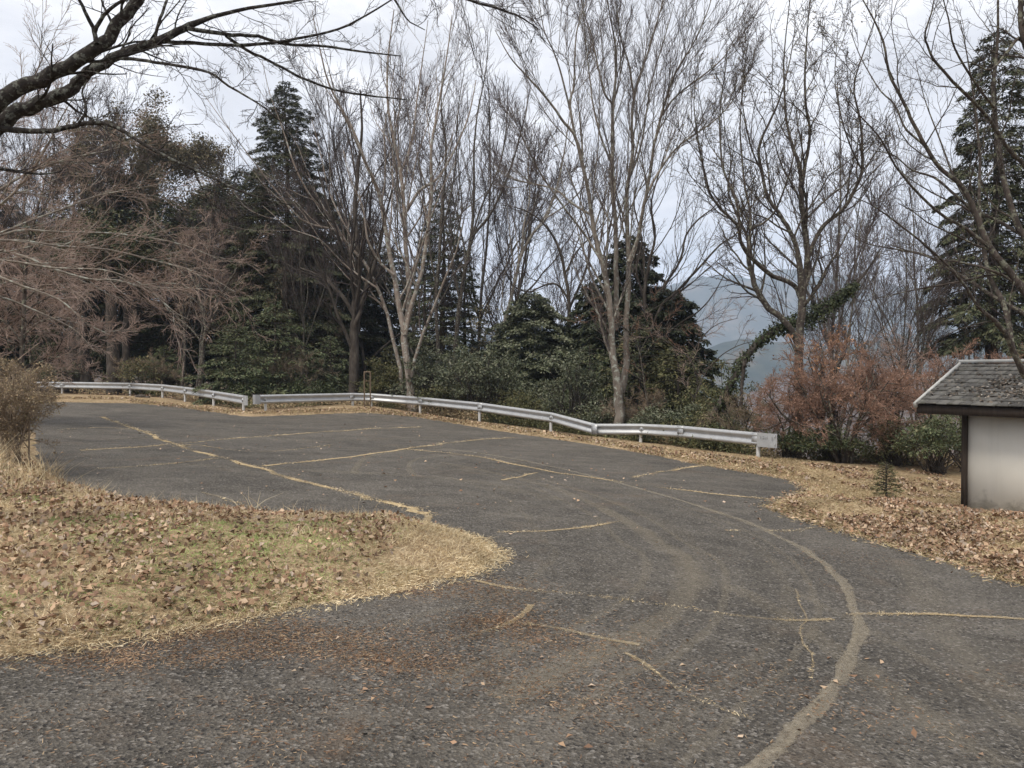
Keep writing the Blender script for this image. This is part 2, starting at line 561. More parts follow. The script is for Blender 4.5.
# mountain
m, nt, b = new_mat('mountain_forest', 1.0, 0.0); M['mountain'] = m
co = objco(nt)
n1 = noise(nt, .012, 8, .65, co); n2 = noise(nt, .08, 4, .7, co)
c = ramp(nt, n1, [(0.4, (.015, .03, .02)), (0.52, (.04, .05, .035)), (0.62, (.10, .09, .065))])
c = mixc(nt, 1.0, c, ramp(nt, n2, [(.3, .6), (.7, 1.3)]), 'MULTIPLY')
nt.links.new(c, b.inputs['Base Color'])

# galvanised / painted rail
m, nt, b = new_mat('rail_paint', 0.42, .5); M['rail'] = m
b.inputs['Metallic'].default_value = 0.25
co = objco(nt)
n1 = noise(nt, 3, 6, .7, co, .5); n2 = noise(nt, 22, 5, .7, co)
c = ramp(nt, n1, [(0.3, (.33, .34, .35)), (0.7, (.44, .45, .46))])
c = mixc(nt, ramp(nt, n2, [(0.52, 0), (0.70, .5)]), c, (.25, .24, .22))
nt.links.new(c, b.inputs['Base Color'])
m, nt, b = new_mat('post_white', 0.5, .4); M['post'] = m
n2 = noise(nt, 18, 5, .7, objco(nt))
nt.links.new(ramp(nt, n2, [(0.35, (.46, .46, .45)), (0.62, (.54, .54, .53)), (0.75, (.34, .30, .25))]), b.inputs['Base Color'])
m, nt, b = new_mat('sticker', 0.6, .3); M['sticker'] = m
nt.links.new(ramp(nt, noise(nt, 40, 3, .6, objco(nt)), [(.35, (.20, .21, .22)), (.65, (.34, .35, .36))]), b.inputs['Base Color'])
m, nt, b = new_mat('rust', 0.9, .2); M['rust'] = m
nt.links.new(ramp(nt, noise(nt, 20, 5, .7, objco(nt)), [(.3, (.09, .06, .04)), (.7, (.22, .17, .12))]), b.inputs['Base Color'])

# hut
m, nt, b = new_mat('stucco', 0.9, .15); M['stucco'] = m
co = objco(nt)
sx = nt.nodes.new('ShaderNodeSeparateXYZ'); nt.links.new(co, sx.inputs[0])
n1 = noise(nt, 1.6, 5, .6, co, .3); n2 = noise(nt, 60, 3, .6, co); n3 = noise(nt, 3.5, 6, .7, co, .4)
c = ramp(nt, n1, [(.3, (.76, .725, .64)), (.7, (.82, .79, .71))])
stn = mth(nt, 'SUBTRACT', mth(nt, 'MULTIPLY', n3, 1.5), mth(nt, 'MULTIPLY', sx.outputs[2], 1.3))
c = mixc(nt, ramp(nt, stn, [(-.05, 0), (.45, .7)]), c, (.16, .155, .12))
mp = nt.nodes.new('ShaderNodeMapping'); mp.inputs['Scale'].default_value = (5, 5, .25); nt.links.new(co, mp.inputs['Vector'])
c = mixc(nt, ramp(nt, noise(nt, 1.5, 5, .6, mp.outputs[0]), [(.5, 0), (.75, .18)]), c, (.42, .40, .34))
nt.links.new(c, b.inputs['Base Color']); bump(nt, b, n2, .25, .004)
m, nt, b = new_mat('dark_wood', 0.85, .2); M['wood'] = m
mp = nt.nodes.new('ShaderNodeMapping'); mp.inputs['Scale'].default_value = (9, 9, .7); nt.links.new(objco(nt), mp.inputs['Vector'])
nt.links.new(ramp(nt, noise(nt, 2, 6, .7, mp.outputs[0]), [(.3, (.02, .015, .012)), (.7, (.065, .05, .04))]), b.inputs['Base Color'])
m, nt, b = new_mat('slate_shingle', 0.85, .25); M['shingle'] = m
co = objco(nt); geo = nt.nodes.new('ShaderNodeNewGeometry')
c = ramp(nt, geo.outputs['Random Per Island'], [(0, (.075, .072, .068)), (.5, (.105, .10, .094)), (1, (.15, .145, .135))])
c = mixc(nt, ramp(nt, noise(nt, 9, 6, .7, co), [(.5, 0), (.66, .7)]), c, (.20, .195, .17))
c = mixc(nt, ramp(nt, noise(nt, 4, 6, .7, co), [(.55, 0), (.68, .8)]), c, (.05, .05, .032))
nt.links.new(c, b.inputs['Base Color'])
m, nt, b = new_mat('ridge_metal', 0.5, .4); M['ridge'] = m
nt.links.new(ramp(nt, noise(nt, 5, 5, .6, objco(nt)), [(.35, (.36, .36, .34)), (.65, (.50, .50, .48))]), b.inputs['Base Color'])


def ribbon_mat(name, cols, lo, hi, amax, nscale=9):
    m, nt, b = new_mat(name, 0.9, .15)
    uv = nt.nodes.new('ShaderNodeAttribute'); uv.attribute_name = 'rv'
    co = objco(nt)
    edge_ = mth(nt, 'SUBTRACT', 1.0, mth(nt, 'ABSOLUTE', uv.outputs['Fac']))
    n1 = noise(nt, nscale, 6, .75, co, .3); n0 = noise(nt, 1.1, 3, .6, co)
    f = mth(nt, 'ADD', mth(nt, 'MULTIPLY', edge_, 0.55), mth(nt, 'ADD', n1, mth(nt, 'MULTIPLY', n0, 0.5)))
    fac = ramp(nt, f, [(lo, 0), (hi, amax)])
    if True:
        ra = nt.nodes.new('ShaderNodeAttribute'); ra.attribute_name = 'ra'
        fac = mth(nt, 'MULTIPLY', fac, ra.outputs['Fac'])
    n = len(cols)
    c = ramp(nt, noise(nt, 30, 4, .7, co), [(.3 + .4 * i / (n - 1), cc) for i, cc in enumerate(cols)])
    nt.links.new(c, b.inputs['Base Color'])
    nt.links.new(fac, b.inputs['Alpha'])
    return m


# ---------------------------------------------------------------- ground
def axis_pts(c, half, step, grow_, lim):
    a = list(np.arange(0, half, step)); s = step
    while a[-1] < lim:
        s *= grow_; a.append(a[-1] + s)
    a = np.array(a)
    return c + np.concatenate([-a[:0:-1], a])


xs = axis_pts(0.5, 12.5, 0.11, 1.075, 3400)
ys = axis_pts(12.5, 11.0, 0.11, 1.065, 3400)
X, Y = np.meshgrid(xs, ys)
Z = ground_h(X.ravel(), Y.ravel())
nx, ny = len(xs), len(ys)
g = Geo()
i, j = np.meshgrid(np.arange(nx - 1), np.arange(ny - 1))
q = (j * nx + i).ravel()
g.add(np.stack([X.ravel(), Y.ravel(), Z], 1), np.stack([q, q + 1, q + nx + 1, q + nx], 1))
me = g.mesh('ground', True)
at_ = me.attributes.new('zone', 'FLOAT', 'POINT')
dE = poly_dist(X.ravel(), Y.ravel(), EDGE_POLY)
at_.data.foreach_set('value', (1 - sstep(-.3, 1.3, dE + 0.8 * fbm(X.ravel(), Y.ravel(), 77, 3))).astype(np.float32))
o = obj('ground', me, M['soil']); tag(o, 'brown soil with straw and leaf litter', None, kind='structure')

# asphalt sheet
xa = np.arange(-32, 16, .15); ya = np.arange(-12, 46, .15)
X, Y = np.meshgrid(xa, ya)
dA = asph_in(X.ravel(), Y.ravel())
Za = base_h(X.ravel(), Y.ravel()) + 0.012 * fbm(X.ravel() * .7, Y.ravel() * .7, 31, 3)
nx, ny = len(xa), len(ya)
i, j = np.meshgrid(np.arange(nx - 1), np.arange(ny - 1)); q = (j * nx + i).ravel()
keep = dA[q] > -0.35
q = q[keep]
used = np.unique(np.concatenate([q, q + 1, q + nx, q + nx + 1]))
remap = -np.ones(nx * ny, np.int64); remap[used] = np.arange(len(used))
g = Geo(); g.add(np.stack([X.ravel(), Y.ravel(), Za], 1)[used], remap[np.stack([q, q + 1, q + nx + 1, q + nx], 1)])
# asphalt sinks a little outside the lot so that soil covers its edge
o = obj('road_asphalt', g, M['asphalt'], smooth=True); tag(o, 'worn dark asphalt car park', None, kind='structure')


def asph_z(x, y):
    x = np.asarray(x, float); y = np.asarray(y, float)
    return base_h(x, y) + 0.012 * fbm(x * .7, y * .7, 31, 3)


def ribbon(g, rv, pxs, w0, lift, jit=0.0, step=0.12, seed=0):
    pts = pxs if isinstance(pxs, np.ndarray) else np.array([bground(*p[:2]) for p in pxs])
    ws = np.full(len(pts), w0)
    seg = np.linalg.norm(np.diff(pts, axis=0), axis=1); L = seg.sum(); K = max(6, int(L / step))
    p3 = np.concatenate([pts, np.zeros((len(pts), 1))], 1)
    c, w = resample(p3, ws, K, RNG)
    if jit:
        s = np.linspace(0, L, K)
        t = norm(np.gradient(c, axis=0)); nn = np.stack([-t[:, 1], t[:, 0], 0 * t[:, 0]], 1)
        c = c + nn * (fbm(s * 1.3, s * 0 + seed, 40, 4) * jit)[:, None]
    t = norm(np.gradient(c, axis=0)); nn = np.stack([-t[:, 1], t[:, 0], 0 * t[:, 0]], 1)
    M5 = np.array([-1, -.5, 0, .5, 1.])
    V = c[:, None, :] + nn[:, None, :] * (w[:, None] * 0.5 * M5[None])[..., None]
    V[..., 2] = asph_z(V[..., 0], V[..., 1]) + lift
    k = np.arange(K - 1)[:, None] * 5; s_ = np.arange(4)[None]
    g.add(V.reshape(-1, 3), np.stack([k + s_, k + s_ + 1, k + 5 + s_ + 1, k + 5 + s_], -1).reshape(-1, 4))
    rv.append(np.tile(M5, K))
    return c, w


CRACKS = [
    ([(100, 417), (140, 431), (180, 446), (250, 466), (330, 488), (400, 506), (430, 516)], .15, 1.0),
    ([(83, 451), (179, 444), (239, 438), (312, 433), (373, 429), (420, 427)], .10, .7),
    ([(100, 469), (166, 463.5), (216, 459)], .08, .5),
    ([(262, 466), (339, 458.5), (403, 449), (436, 445), (473, 440), (516, 437.5)], .11, .9),
    ([(403, 449), (476, 456.6), (523, 466.5), (579, 476), (640, 485), (700, 492), (780, 500), (800, 502)], .11, .9),
    ([(499.5, 480), (539, 473)], .07, .5),
    ([(632, 477.5), (679, 469), (720, 463.5)], .12, .9),
    ([(500, 533), (550, 530), (600, 525), (620, 522)], .07, .8),
    ([(472, 583), (512, 588), (600, 597), (660, 605), (760, 618), (830, 618)], .055, .8),
    ([(850, 617), (920, 613), (1030, 620)], .07, .9),
    ([(728, 531), (760, 532), (790, 531), (818, 528)], .09, .9),
    ([(618, 655), (655, 675), (700, 700), (757, 720)], .035, .6),
    ([(640, 645), (590, 637), (540, 628), (505, 624)], .05, .6),
    ([(452, 642), (478, 632), (505, 618), (522, 604)], .06, .3),
    ([(800, 590), (806, 612), (802, 640), (812, 660), (809, 680)], .014, .2),
    ([(270, 520), (240, 505), (200, 492)], .05, .4),
    ([(430, 516), (425, 525), (421, 532)], .12, .8),
    ([(180, 446), (200, 446), (262, 452), (330, 445)], .05, .4),
    ([(60, 430), (110, 428), (160, 433)], .05, .4),
]
g = Geo(); rv = []; ra0 = []
straw = []
for k, (pl, w, dens) in enumerate(CRACKS):
    c, ww = ribbon(g, rv, pl, w * 1.25, 0.004 + .0004 * k, 0.12, seed=k * 7)
    s_l = np.arange(len(rv[-1])) / 5 * .12
    ra0.append(np.clip((1.05 if c[:, 1].mean() > 11 else .62) * dens ** .5 * (.75 + 1.6 * fbm(s_l * 1.1, s_l * 0 + k * 9, 43, 4)), .05, 1.1))
    L = np.linalg.norm(np.diff(c, axis=0), axis=1).sum()
    near = min(1.0, 9.0 / max(c[:, 1].mean(), 3))
    n = int(L * (150 if c[:, 1].mean() > 9 else 120) * dens * (0.3 + near))
    u = RNG.random(n) * (len(c) - 1.001); i = u.astype(int); f = (u - i)[:, None]
    p = c[i] * (1 - f) + c[i + 1] * f
    keepm = fbm(p[:, 0] * 3, p[:, 1] * 3, 50 + k, 3) > -0.1
    p = p + np.concatenate([RNG.normal(size=(n, 2)) * w * 0.5, np.zeros((n, 1))], 1)
    straw.append(p[keepm])
me = g.mesh('straw_in_cracks')
a = me.attributes.new('ra', 'FLOAT', 'POINT'); a.data.foreach_set('value', np.concatenate(ra0).astype(np.float32))
M['crack'] = ribbon_mat('crack_fill', [(.26, .18, .09), (.40, .31, .18), (.54, .46, .32)], .90, 1.32, .85, 22)
a = me.attributes.new('rv', 'FLOAT', 'POINT'); a.data.foreach_set('value', np.concatenate(rv).astype(np.float32))
o = obj('crack_fill', me, M['crack']); tag(o, 'pale straw and sand filling cracks in the asphalt', None, kind='stuff')
P = np.concatenate(straw); P[:, 2] = asph_z(P[:, 0], P[:, 1]) + .008
g = Geo(); n = len(P)
D = np.concatenate([RNG.normal(size=(n, 2)), np.abs(RNG.normal(size=(n, 1))) * .25], 1)
blades(g, P, D, RNG.uniform(.005, .02, n) * (1 + P[:, 1] / 9), RNG.uniform(.0016, .004, n) * (1 + P[:, 1] / 18), .35)
o = obj('straw_blades', g, M['straw']); tag(o, 'dry straw and grass caught in the asphalt cracks', None, kind='stuff')

MAIN_ARC = [(740, 790), (785, 745), (838, 685), (856, 645), (855, 610), (840, 580), (812, 554), (775, 534), (730, 516), (670, 497), (600, 478), (520, 460), (440, 448), (380, 445)]
INNER_ARC = [(500, 700), (572, 663), (632, 638), (677, 603), (689, 575), (680, 556), (657, 543), (612, 513), (560, 490), (500, 474), (440, 462)]


def shifted(arc, off):
    p = np.array([bground(*q) for q in arc]); t = norm(np.gradient(p, axis=0)); return p + np.stack([-t[:, 1], t[:, 0]], 1) * off


TRACKS = [(MAIN_ARC, .14, 0, 1.2), (MAIN_ARC, .06, .03, 1.1), (MAIN_ARC, .10, .30, .7), (MAIN_ARC, .16, .5, .4), (MAIN_ARC, .35, 1.25, .35),
          (INNER_ARC, .36, 0, .85), (INNER_ARC, .14, .38, .7), (INNER_ARC, .12, -.34, .8), (INNER_ARC, .12, 1.25, .5),
          ([(730, 585), (790, 620), (840, 655), (930, 720), (1010, 765)], .3, 0, .7), ([(730, 585), (790, 620), (840, 655), (930, 720), (1010, 765)], .15, .5, .5),
          ([(705, 590), (680, 555), (640, 528), (600, 508)], .3, 0, .7),
          ([(356, 474), (358, 464), (375, 455), (420, 450), (470, 452), (530, 462)], .22, 0, 1.1), ([(415, 476), (408, 466), (420, 458), (460, 455)], .2, 0, 1.0),
          ([(100, 440), (200, 436), (330, 440), (450, 437)], .5, 0, .6), ([(140, 462), (300, 470), (460, 480), (560, 500)], .5, 0, .5), ([(900, 560), (930, 600), (960, 650), (1010, 700)], .4, 0, .5)]
g = Geo(); rv = []
ra_ = []
for k, (pl, w, off, st_) in enumerate(TRACKS):
    st_ *= .6 if k < 2 else .34
    ribbon(g, rv, shifted(pl, off), w, 0.0015 + .00012 * k, 0.05, seed=k * 5)
    ra_.append(np.full(len(rv[-1]), st_))
me = g.mesh('tyre_tracks')
a = me.attributes.new('ra', 'FLOAT', 'POINT'); a.data.foreach_set('value', np.concatenate(ra_).astype(np.float32))
a = me.attributes.new('rv', 'FLOAT', 'POINT'); a.data.foreach_set('value', np.concatenate(rv).astype(np.float32))
M['track'] = ribbon_mat('track_dust', [(.17, .145, .11), (.27, .235, .18), (.36, .32, .25)], .95, 1.5, .62, 11)
o = obj('tyre_tracks', me, M['track']); tag(o, 'dusty pale tyre tracks curving over the asphalt', None, kind='stuff')


# ---------------------------------------------------------------- scattering on the ground
def scatter_px(n, poly_px, rng):
    """random points of the ground seen inside a screen polygon's ground footprint"""
    pp = np.array([bground(*p) for p in poly_px])
    return scatter_poly(n, pp, rng)


def scatter_poly(n, pp, rng):
    pp = np.asarray(pp, float)
    lo, hi = pp.min(0), pp.max(0); out = []
    tot = 0
    while tot < n:
        q = lo + rng.random((n * 2, 2)) * (hi - lo)
        q = q[poly_dist(q[:, 0], q[:, 1], pp) > 0]
        out.append(q); tot += len(q)
        if len(q) == 0: break
    return np.concatenate(out)[:n]


def fallen(g, q, size, rng, lift=.01, steep=.5):
    n = len(q)
    z = np.maximum(ground_h(q[:, 0], q[:, 1]), asph_z(q[:, 0], q[:, 1]) - 10 * (asph_in(q[:, 0], q[:, 1]) < 0))
    P = np.stack([q[:, 0], q[:, 1], z + lift + rng.random(n) * lift * 1.5], 1)
    D = np.concatenate([rng.normal(size=(n, 2)), rng.normal(size=(n, 1)) * steep * .6], 1)
    Nn = norm(np.concatenate([rng.normal(size=(n, 2)) * steep, np.ones((n, 1))], 1))
    L = rng.uniform(.6, 1.3, n) * size
    kites(g, P, D, Nn, L, L * rng.uniform(.45, .8, n), fold=rng.uniform(-.5, .6, (n, 1)))


NEARM = np.array(MOUND[:14] + [(-8.4, 13.4), (-9.5, 12), (-9, 2.2), (-6, 3.1)])
rng = np.random.default_rng(11)
# grass on the mound
q = scatter_poly(230000, NEARM, rng)
dens = sstep(-.35, .3, fbm(q[:, 0] * 1.4, q[:, 1] * 1.4, 61, 4))
green = sstep(.02, .30, fbm(q[:, 0] * .9 + 3, q[:, 1] * .9, 63, 4) + .12 * np.exp(-((q[:, 0] + 2.2) / 1.6) ** 2 - ((q[:, 1] - 6.3) / 1.3) ** 2) * 2)
q = q[rng.random(len(q)) < .45 + .55 * dens]
green = sstep(.02, .30, fbm(q[:, 0] * .9 + 3, q[:, 1] * .9, 63, 4) + .25 * np.exp(-((q[:, 0] + 2.2) / 1.6) ** 2 - ((q[:, 1] - 6.3) / 1.3) ** 2))
n = len(q); isg = rng.random(n) < green * 1.1 * (1 - sstep(-1.7, -.9, q[:, 0]))
z = ground_h(q[:, 0], q[:, 1])
P = np.stack([q[:, 0], q[:, 1], z - .004], 1)
tall = 1 + .9 * sstep(.1, .5, fbm(q[:, 0] * 2, q[:, 1] * 2, 66, 3))
D = np.concatenate([rng.normal(size=(n, 2)) * .9, np.abs(rng.normal(size=(n, 1))) * .55 + .08], 1)
Lb = rng.uniform(.02, .06, n) * tall; Wb = rng.uniform(.0022, .005, n)
g1 = Geo(); blades(g1, P[~isg], D[~isg], Lb[~isg], Wb[~isg], .5)
g2 = Geo(); blades(g2, P[isg], D[isg], Lb[isg] * .8, Wb[isg] * 1.1, .4)
nearedge = np.array(MOUND[:10]); ii = rng.integers(0, 9, 9000); uu = rng.random((9000, 1))
eq = nearedge[ii] * (1 - uu) + nearedge[ii + 1] * uu + rng.normal(size=(9000, 2)) * .10
zz_ = np.maximum(ground_h(eq[:, 0], eq[:, 1]), asph_z(eq[:, 0], eq[:, 1]))
blades(g1, np.stack([eq[:, 0], eq[:, 1], zz_ + .004], 1), np.concatenate([rng.normal(size=(9000, 2)), np.abs(rng.normal(size=(9000, 1))) * .3], 1), rng.uniform(.015, .06, 9000), rng.uniform(.003, .006, 9000), .4)
# tall wisps along the crest
q = scatter_poly(1400, [(-8, 13), (-6.2, 10.4), (-4.1, 8.7), (-2.4, 8.4), (-1.2, 8.5), (-1.2, 8.0), (-4, 7.9), (-6.3, 8.8), (-9, 12)], rng)
n = len(q); P = np.stack([q[:, 0], q[:, 1], ground_h(q[:, 0], q[:, 1])], 1)
D = np.concatenate([rng.normal(size=(n, 2)) * .35, np.ones((n, 1))], 1)
blades(g1, P, D, rng.uniform(.05, .16, n), rng.uniform(.003, .005, n), .5)
for (cx, cy, hh, k) in [(float(a_), float(b_), float(c_), 22) for a_, b_, c_ in zip(rng.uniform(-4.5, -.6, 46), rng.uniform(4.8, 8.2, 46), rng.uniform(.05, .11, 46))] + [(-6.9, 10.0, .5, 260), (-7.6, 9.2, .45, 240), (-6.0, 9.9, .4, 140), (-6.3, 9.2, .42, 170), (-5.7, 8.9, .3, 110), (-2.72, 8.0, .3, 9), (-2.25, 8.1, .22, 6), (-7.2, 9.6, .5, 200), (-4.6, 8.4, .22, 60), (-5.2, 8.2, .2, 60), (-1.45, 6.15, .14, 30)]:
    P = np.stack([cx + rng.normal(size=k) * .11, cy + rng.normal(size=k) * .1, np.zeros(k)], 1); P[:, 2] = ground_h(P[:, 0], P[:, 1])
    D = np.concatenate([rng.normal(size=(k, 2)) * .45, np.ones((k, 1))], 1)
    blades(g1, P, D, rng.uniform(.5, 1.1, k) * hh, rng.uniform(.003, .006, k), .45)
o = obj('dry_grass', g1, M['straw']); tag(o, 'dry straw coloured grass on the low mound', None, kind='stuff')
o = obj('green_grass', g2, M['moss_green']); tag(o, 'short yellow green grass and moss on the mound', None, kind='stuff')

# verge grass
g1 = Geo()
vq = scatter_px(52000, [(1060, 600), (980, 566), (900, 545), (850, 531), (776, 506), (796, 499), (815, 491), (800, 482), (740, 471), (690, 462), (760, 458), (800, 462), (860, 470), (960, 490), (1060, 500)], rng)
n = len(vq); P = np.stack([vq[:, 0], vq[:, 1], ground_h(vq[:, 0], vq[:, 1])], 1)
D = np.concatenate([rng.normal(size=(n, 2)) * .9, np.abs(rng.normal(size=(n, 1))) * .45 + .08], 1)
blades(g1, P, D, rng.uniform(.03, .08, n), rng.uniform(.006, .012, n), .5)
strip = []
for (pa, pb, m_) in [((28, 399), (130, 400), 2500), ((130, 401), (243, 414), 4000), ((255, 414), (365, 411), 3500), ((365, 411), (420, 416.5), 3500), ((420, 416.5), (551, 436), 6000), ((551, 436), (690, 457), 7000), ((690, 457), (775, 468), 5000), ((640, 452), (800, 478), 5000)]:
    a_, b_ = np.array(bground(*pa)), np.array(bground(*pb))
    u = rng.random((m_, 1)); strip.append(a_ * (1 - u) + b_ * u + rng.normal(size=(m_, 2)) * [.18, .38])
sq = np.concatenate(strip); n = len(sq)
vb = np.array(ASPH[:12]); vi = rng.integers(0, 11, 9000); vu = rng.random((9000, 1))
vq2 = vb[vi] * (1 - vu) + vb[vi + 1] * vu + rng.normal(size=(9000, 2)) * .13
vz2 = np.maximum(ground_h(vq2[:, 0], vq2[:, 1]), asph_z(vq2[:, 0], vq2[:, 1]))
blades(g1, np.stack([vq2[:, 0], vq2[:, 1], vz2 + .004], 1), np.concatenate([rng.normal(size=(9000, 2)), np.abs(rng.normal(size=(9000, 1))) * .3], 1), rng.uniform(.03, .09, 9000), rng.uniform(.005, .01, 9000), .4)
P = np.stack([sq[:, 0], sq[:, 1], np.maximum(ground_h(sq[:, 0], sq[:, 1]), base_h(sq[:, 0], sq[:, 1]) - .5)], 1)
D = np.concatenate([rng.normal(size=(n, 2)) * .8, np.abs(rng.normal(size=(n, 1))) * .6 + .1], 1)
blades(g1, P, D, rng.uniform(.04, .12, n), rng.uniform(.012, .025, n), .4)
M['verge'] = leaf_mat('verge_straw', [(.27, .19, .10), (.40, .30, .18), (.54, .44, .29), (.28, .24, .12), (.30, .20, .12)], .85, .15, clump=1)
o = obj('verge_grass', g1, M['verge']); tag(o, 'ochre dry grass along the asphalt edge', None, kind='stuff')

# fallen leaves
g1 = Geo()
q = scatter_poly(26000, NEARM, rng)
kp = fbm(q[:, 0] * 1.6, q[:, 1] * 1.6, 71, 4) + .12 * np.exp(-((q[:, 0] + 3.4) / 1.3) ** 2) - .3 * sstep(-2.2, -.6, q[:, 0]) > -.16 + .35 * (rng.random(len(q)) - .5)
fallen(g1, q[kp], .050, rng, .016, 1.1)
q = scatter_px(15000, [(1080, 610), (980, 568), (900, 547), (850, 532), (785, 508), (800, 500), (860, 505), (930, 508), (1000, 517), (1080, 522)], rng)
kp = fbm(q[:, 0] * 2.2, q[:, 1] * 2.2, 72, 4) > -.10
fallen(g1, q[kp], .058, rng, .02, .9)
q = scatter_px(3500, [(930, 500), (850, 490), (800, 466), (860, 466), (960, 480), (1000, 495)], rng)
kp = fbm(q[:, 0] * 2.2, q[:, 1] * 2.2, 73, 4) > .05
fallen(g1, q[kp], .08, rng, .015, .7)
fallen(g1, vq2[:1100] + rng.normal(size=(1100, 2)) * .12, .055, rng, .01, .5)
q = scatter_px(60, [(300, 640), (1000, 640), (1000, 760), (200, 760)], rng); fallen(g1, q, .04, rng, .008, .3)
q = scatter_px(260, [(60, 430), (400, 420), (780, 500), (900, 560), (400, 530), (60, 480)], rng); fallen(g1, q, .06, rng, .01, .4)
q = sq[rng.random(len(sq)) < .12]; fallen(g1, q, .10, rng, .02, .6)
# forest floor leaves behind the rail
q = scatter_poly(9000, [(-34, 60), (-26, 46), (-12, 36), (-6, 37), (2, 32), (5, 27), (10, 22), (16, 21.5), (16, 30), (0, 44)], rng)
fallen(g1, q, .16, rng, .02, .6)
o = obj('fallen_leaves', g1, M['dry_leaf']); tag(o, 'brown fallen leaves scattered over grass and verge', None, kind='stuff')

# needle litter on the asphalt near the mound and small stones
g1 = Geo(); q = []
for (cx, cy, sx_, sy_, k, rot) in [(300, 640, 60, 8, 2600, 0), (120, 655, 90, 6, 2000, 0), (450, 590, 60, 6, 1800, 0), (515, 618, 12, 12, 900, 0), (420, 664, 45, 6, 1400, 0), (230, 628, 90, 5, 2400, 0), (490, 625, 14, 8, 900, 0), (560, 640, 40, 8, 700, 0), (540, 680, 60, 20, 900, 0), (640, 690, 200, 40, 1200, 0), (300, 720, 250, 30, 1500, 0), (830, 560, 60, 10, 300, 0)]:
    c0 = np.array([bground(px_, py_) for px_, py_ in zip(cx + rng.normal(size=40) * sx_, np.clip(cy + rng.normal(size=40) * sy_, 430, 790))])
    k = int(k * 1.3)
    r_ = c0[rng.integers(0, 40, k)] + rng.normal(size=(k, 2)) * [.16, .09]
    q.append(r_)
q = np.concatenate(q); q = q[asph_in(q[:, 0], q[:, 1]) > -.05]; n = len(q)
P = np.stack([q[:, 0], q[:, 1], asph_z(q[:, 0], q[:, 1]) + .006], 1)
D = np.concatenate([rng.normal(size=(n, 2)), rng.normal(size=(n, 1)) * .15], 1)
blades(g1, P, D, rng.uniform(.01, .035, n), rng.uniform(.0025, .005, n), .3)
o = obj('needle_litter', g1, M['litter']); tag(o, 'reddish brown needle litter lying on the asphalt', None, kind='stuff')
g1 = Geo()
q = scatter_px(9000, [(0, 650), (500, 560), (800, 560), (1024, 600), (1024, 767), (0, 767)], rng)
q = q[asph_in(q[:, 0], q[:, 1]) > .05]; n = len(q)
z = asph_z(q[:, 0], q[:, 1]); s = rng.uniform(.002, .006, n) * (1 + (rng.random(n) < .03) * 1.6)
oc = np.array([[1, 0, 0], [0, 1, 0], [-1, 0, 0], [0, -1, 0], [.2, .1, 1]])
V = np.stack([q[:, 0], q[:, 1], z], 1)[:, None, :] + oc[None] * s[:, None, None] * rng.uniform(.6, 1.4, (n, 5, 1))
i = np.arange(n)[:, None] * 5
Fq = np.concatenate([np.concatenate([i + a_, i + b_, i + 4, i + 4], 1) for a_, b_ in ((0, 1), (1, 2), (2, 3), (3, 0))])
# split degenerate quads into pairs sharing the apex
Fq = np.concatenate([np.concatenate([i, i + 1, i + 2, i + 4], 1), np.concatenate([i + 2, i + 3, i, i + 4], 1)])
g1.add(V.reshape(-1, 3), Fq)
o = obj('gravel', g1, M['stone']); tag(o, 'loose stone chips on the asphalt', None, kind='stuff')


# ---------------------------------------------------------------- guardrails
def rail_depth(px, posts, P):
    xs_ = [p[0] for p in posts]; ys_ = [p[1] for p in P]
    inv = [1 / y for y in ys_]
    if px < xs_[0]:
        k = (inv[1] - inv[0]) / (xs_[1] - xs_[0]); return 1 / (inv[0] + k * (px - xs_[0]))
    if px > xs_[-1]:
        k = (inv[-1] - inv[-2]) / (xs_[-1] - xs_[-2]); return 1 / (inv[-1] + k * (px - xs_[-1]))
    return 1 / float(np.interp(px, xs_, inv))


WPROF = [(0.0, 0.0), (.012, -.012), (.02, -.055), (.055, -.075), (.095, -.075), (.13, -.03), (.17, -.012), (.20, -.012), (.24, -.03), (.275, -.075), (.315, -.075), (.35, -.055), (.358, -.012), (.37, 0)]


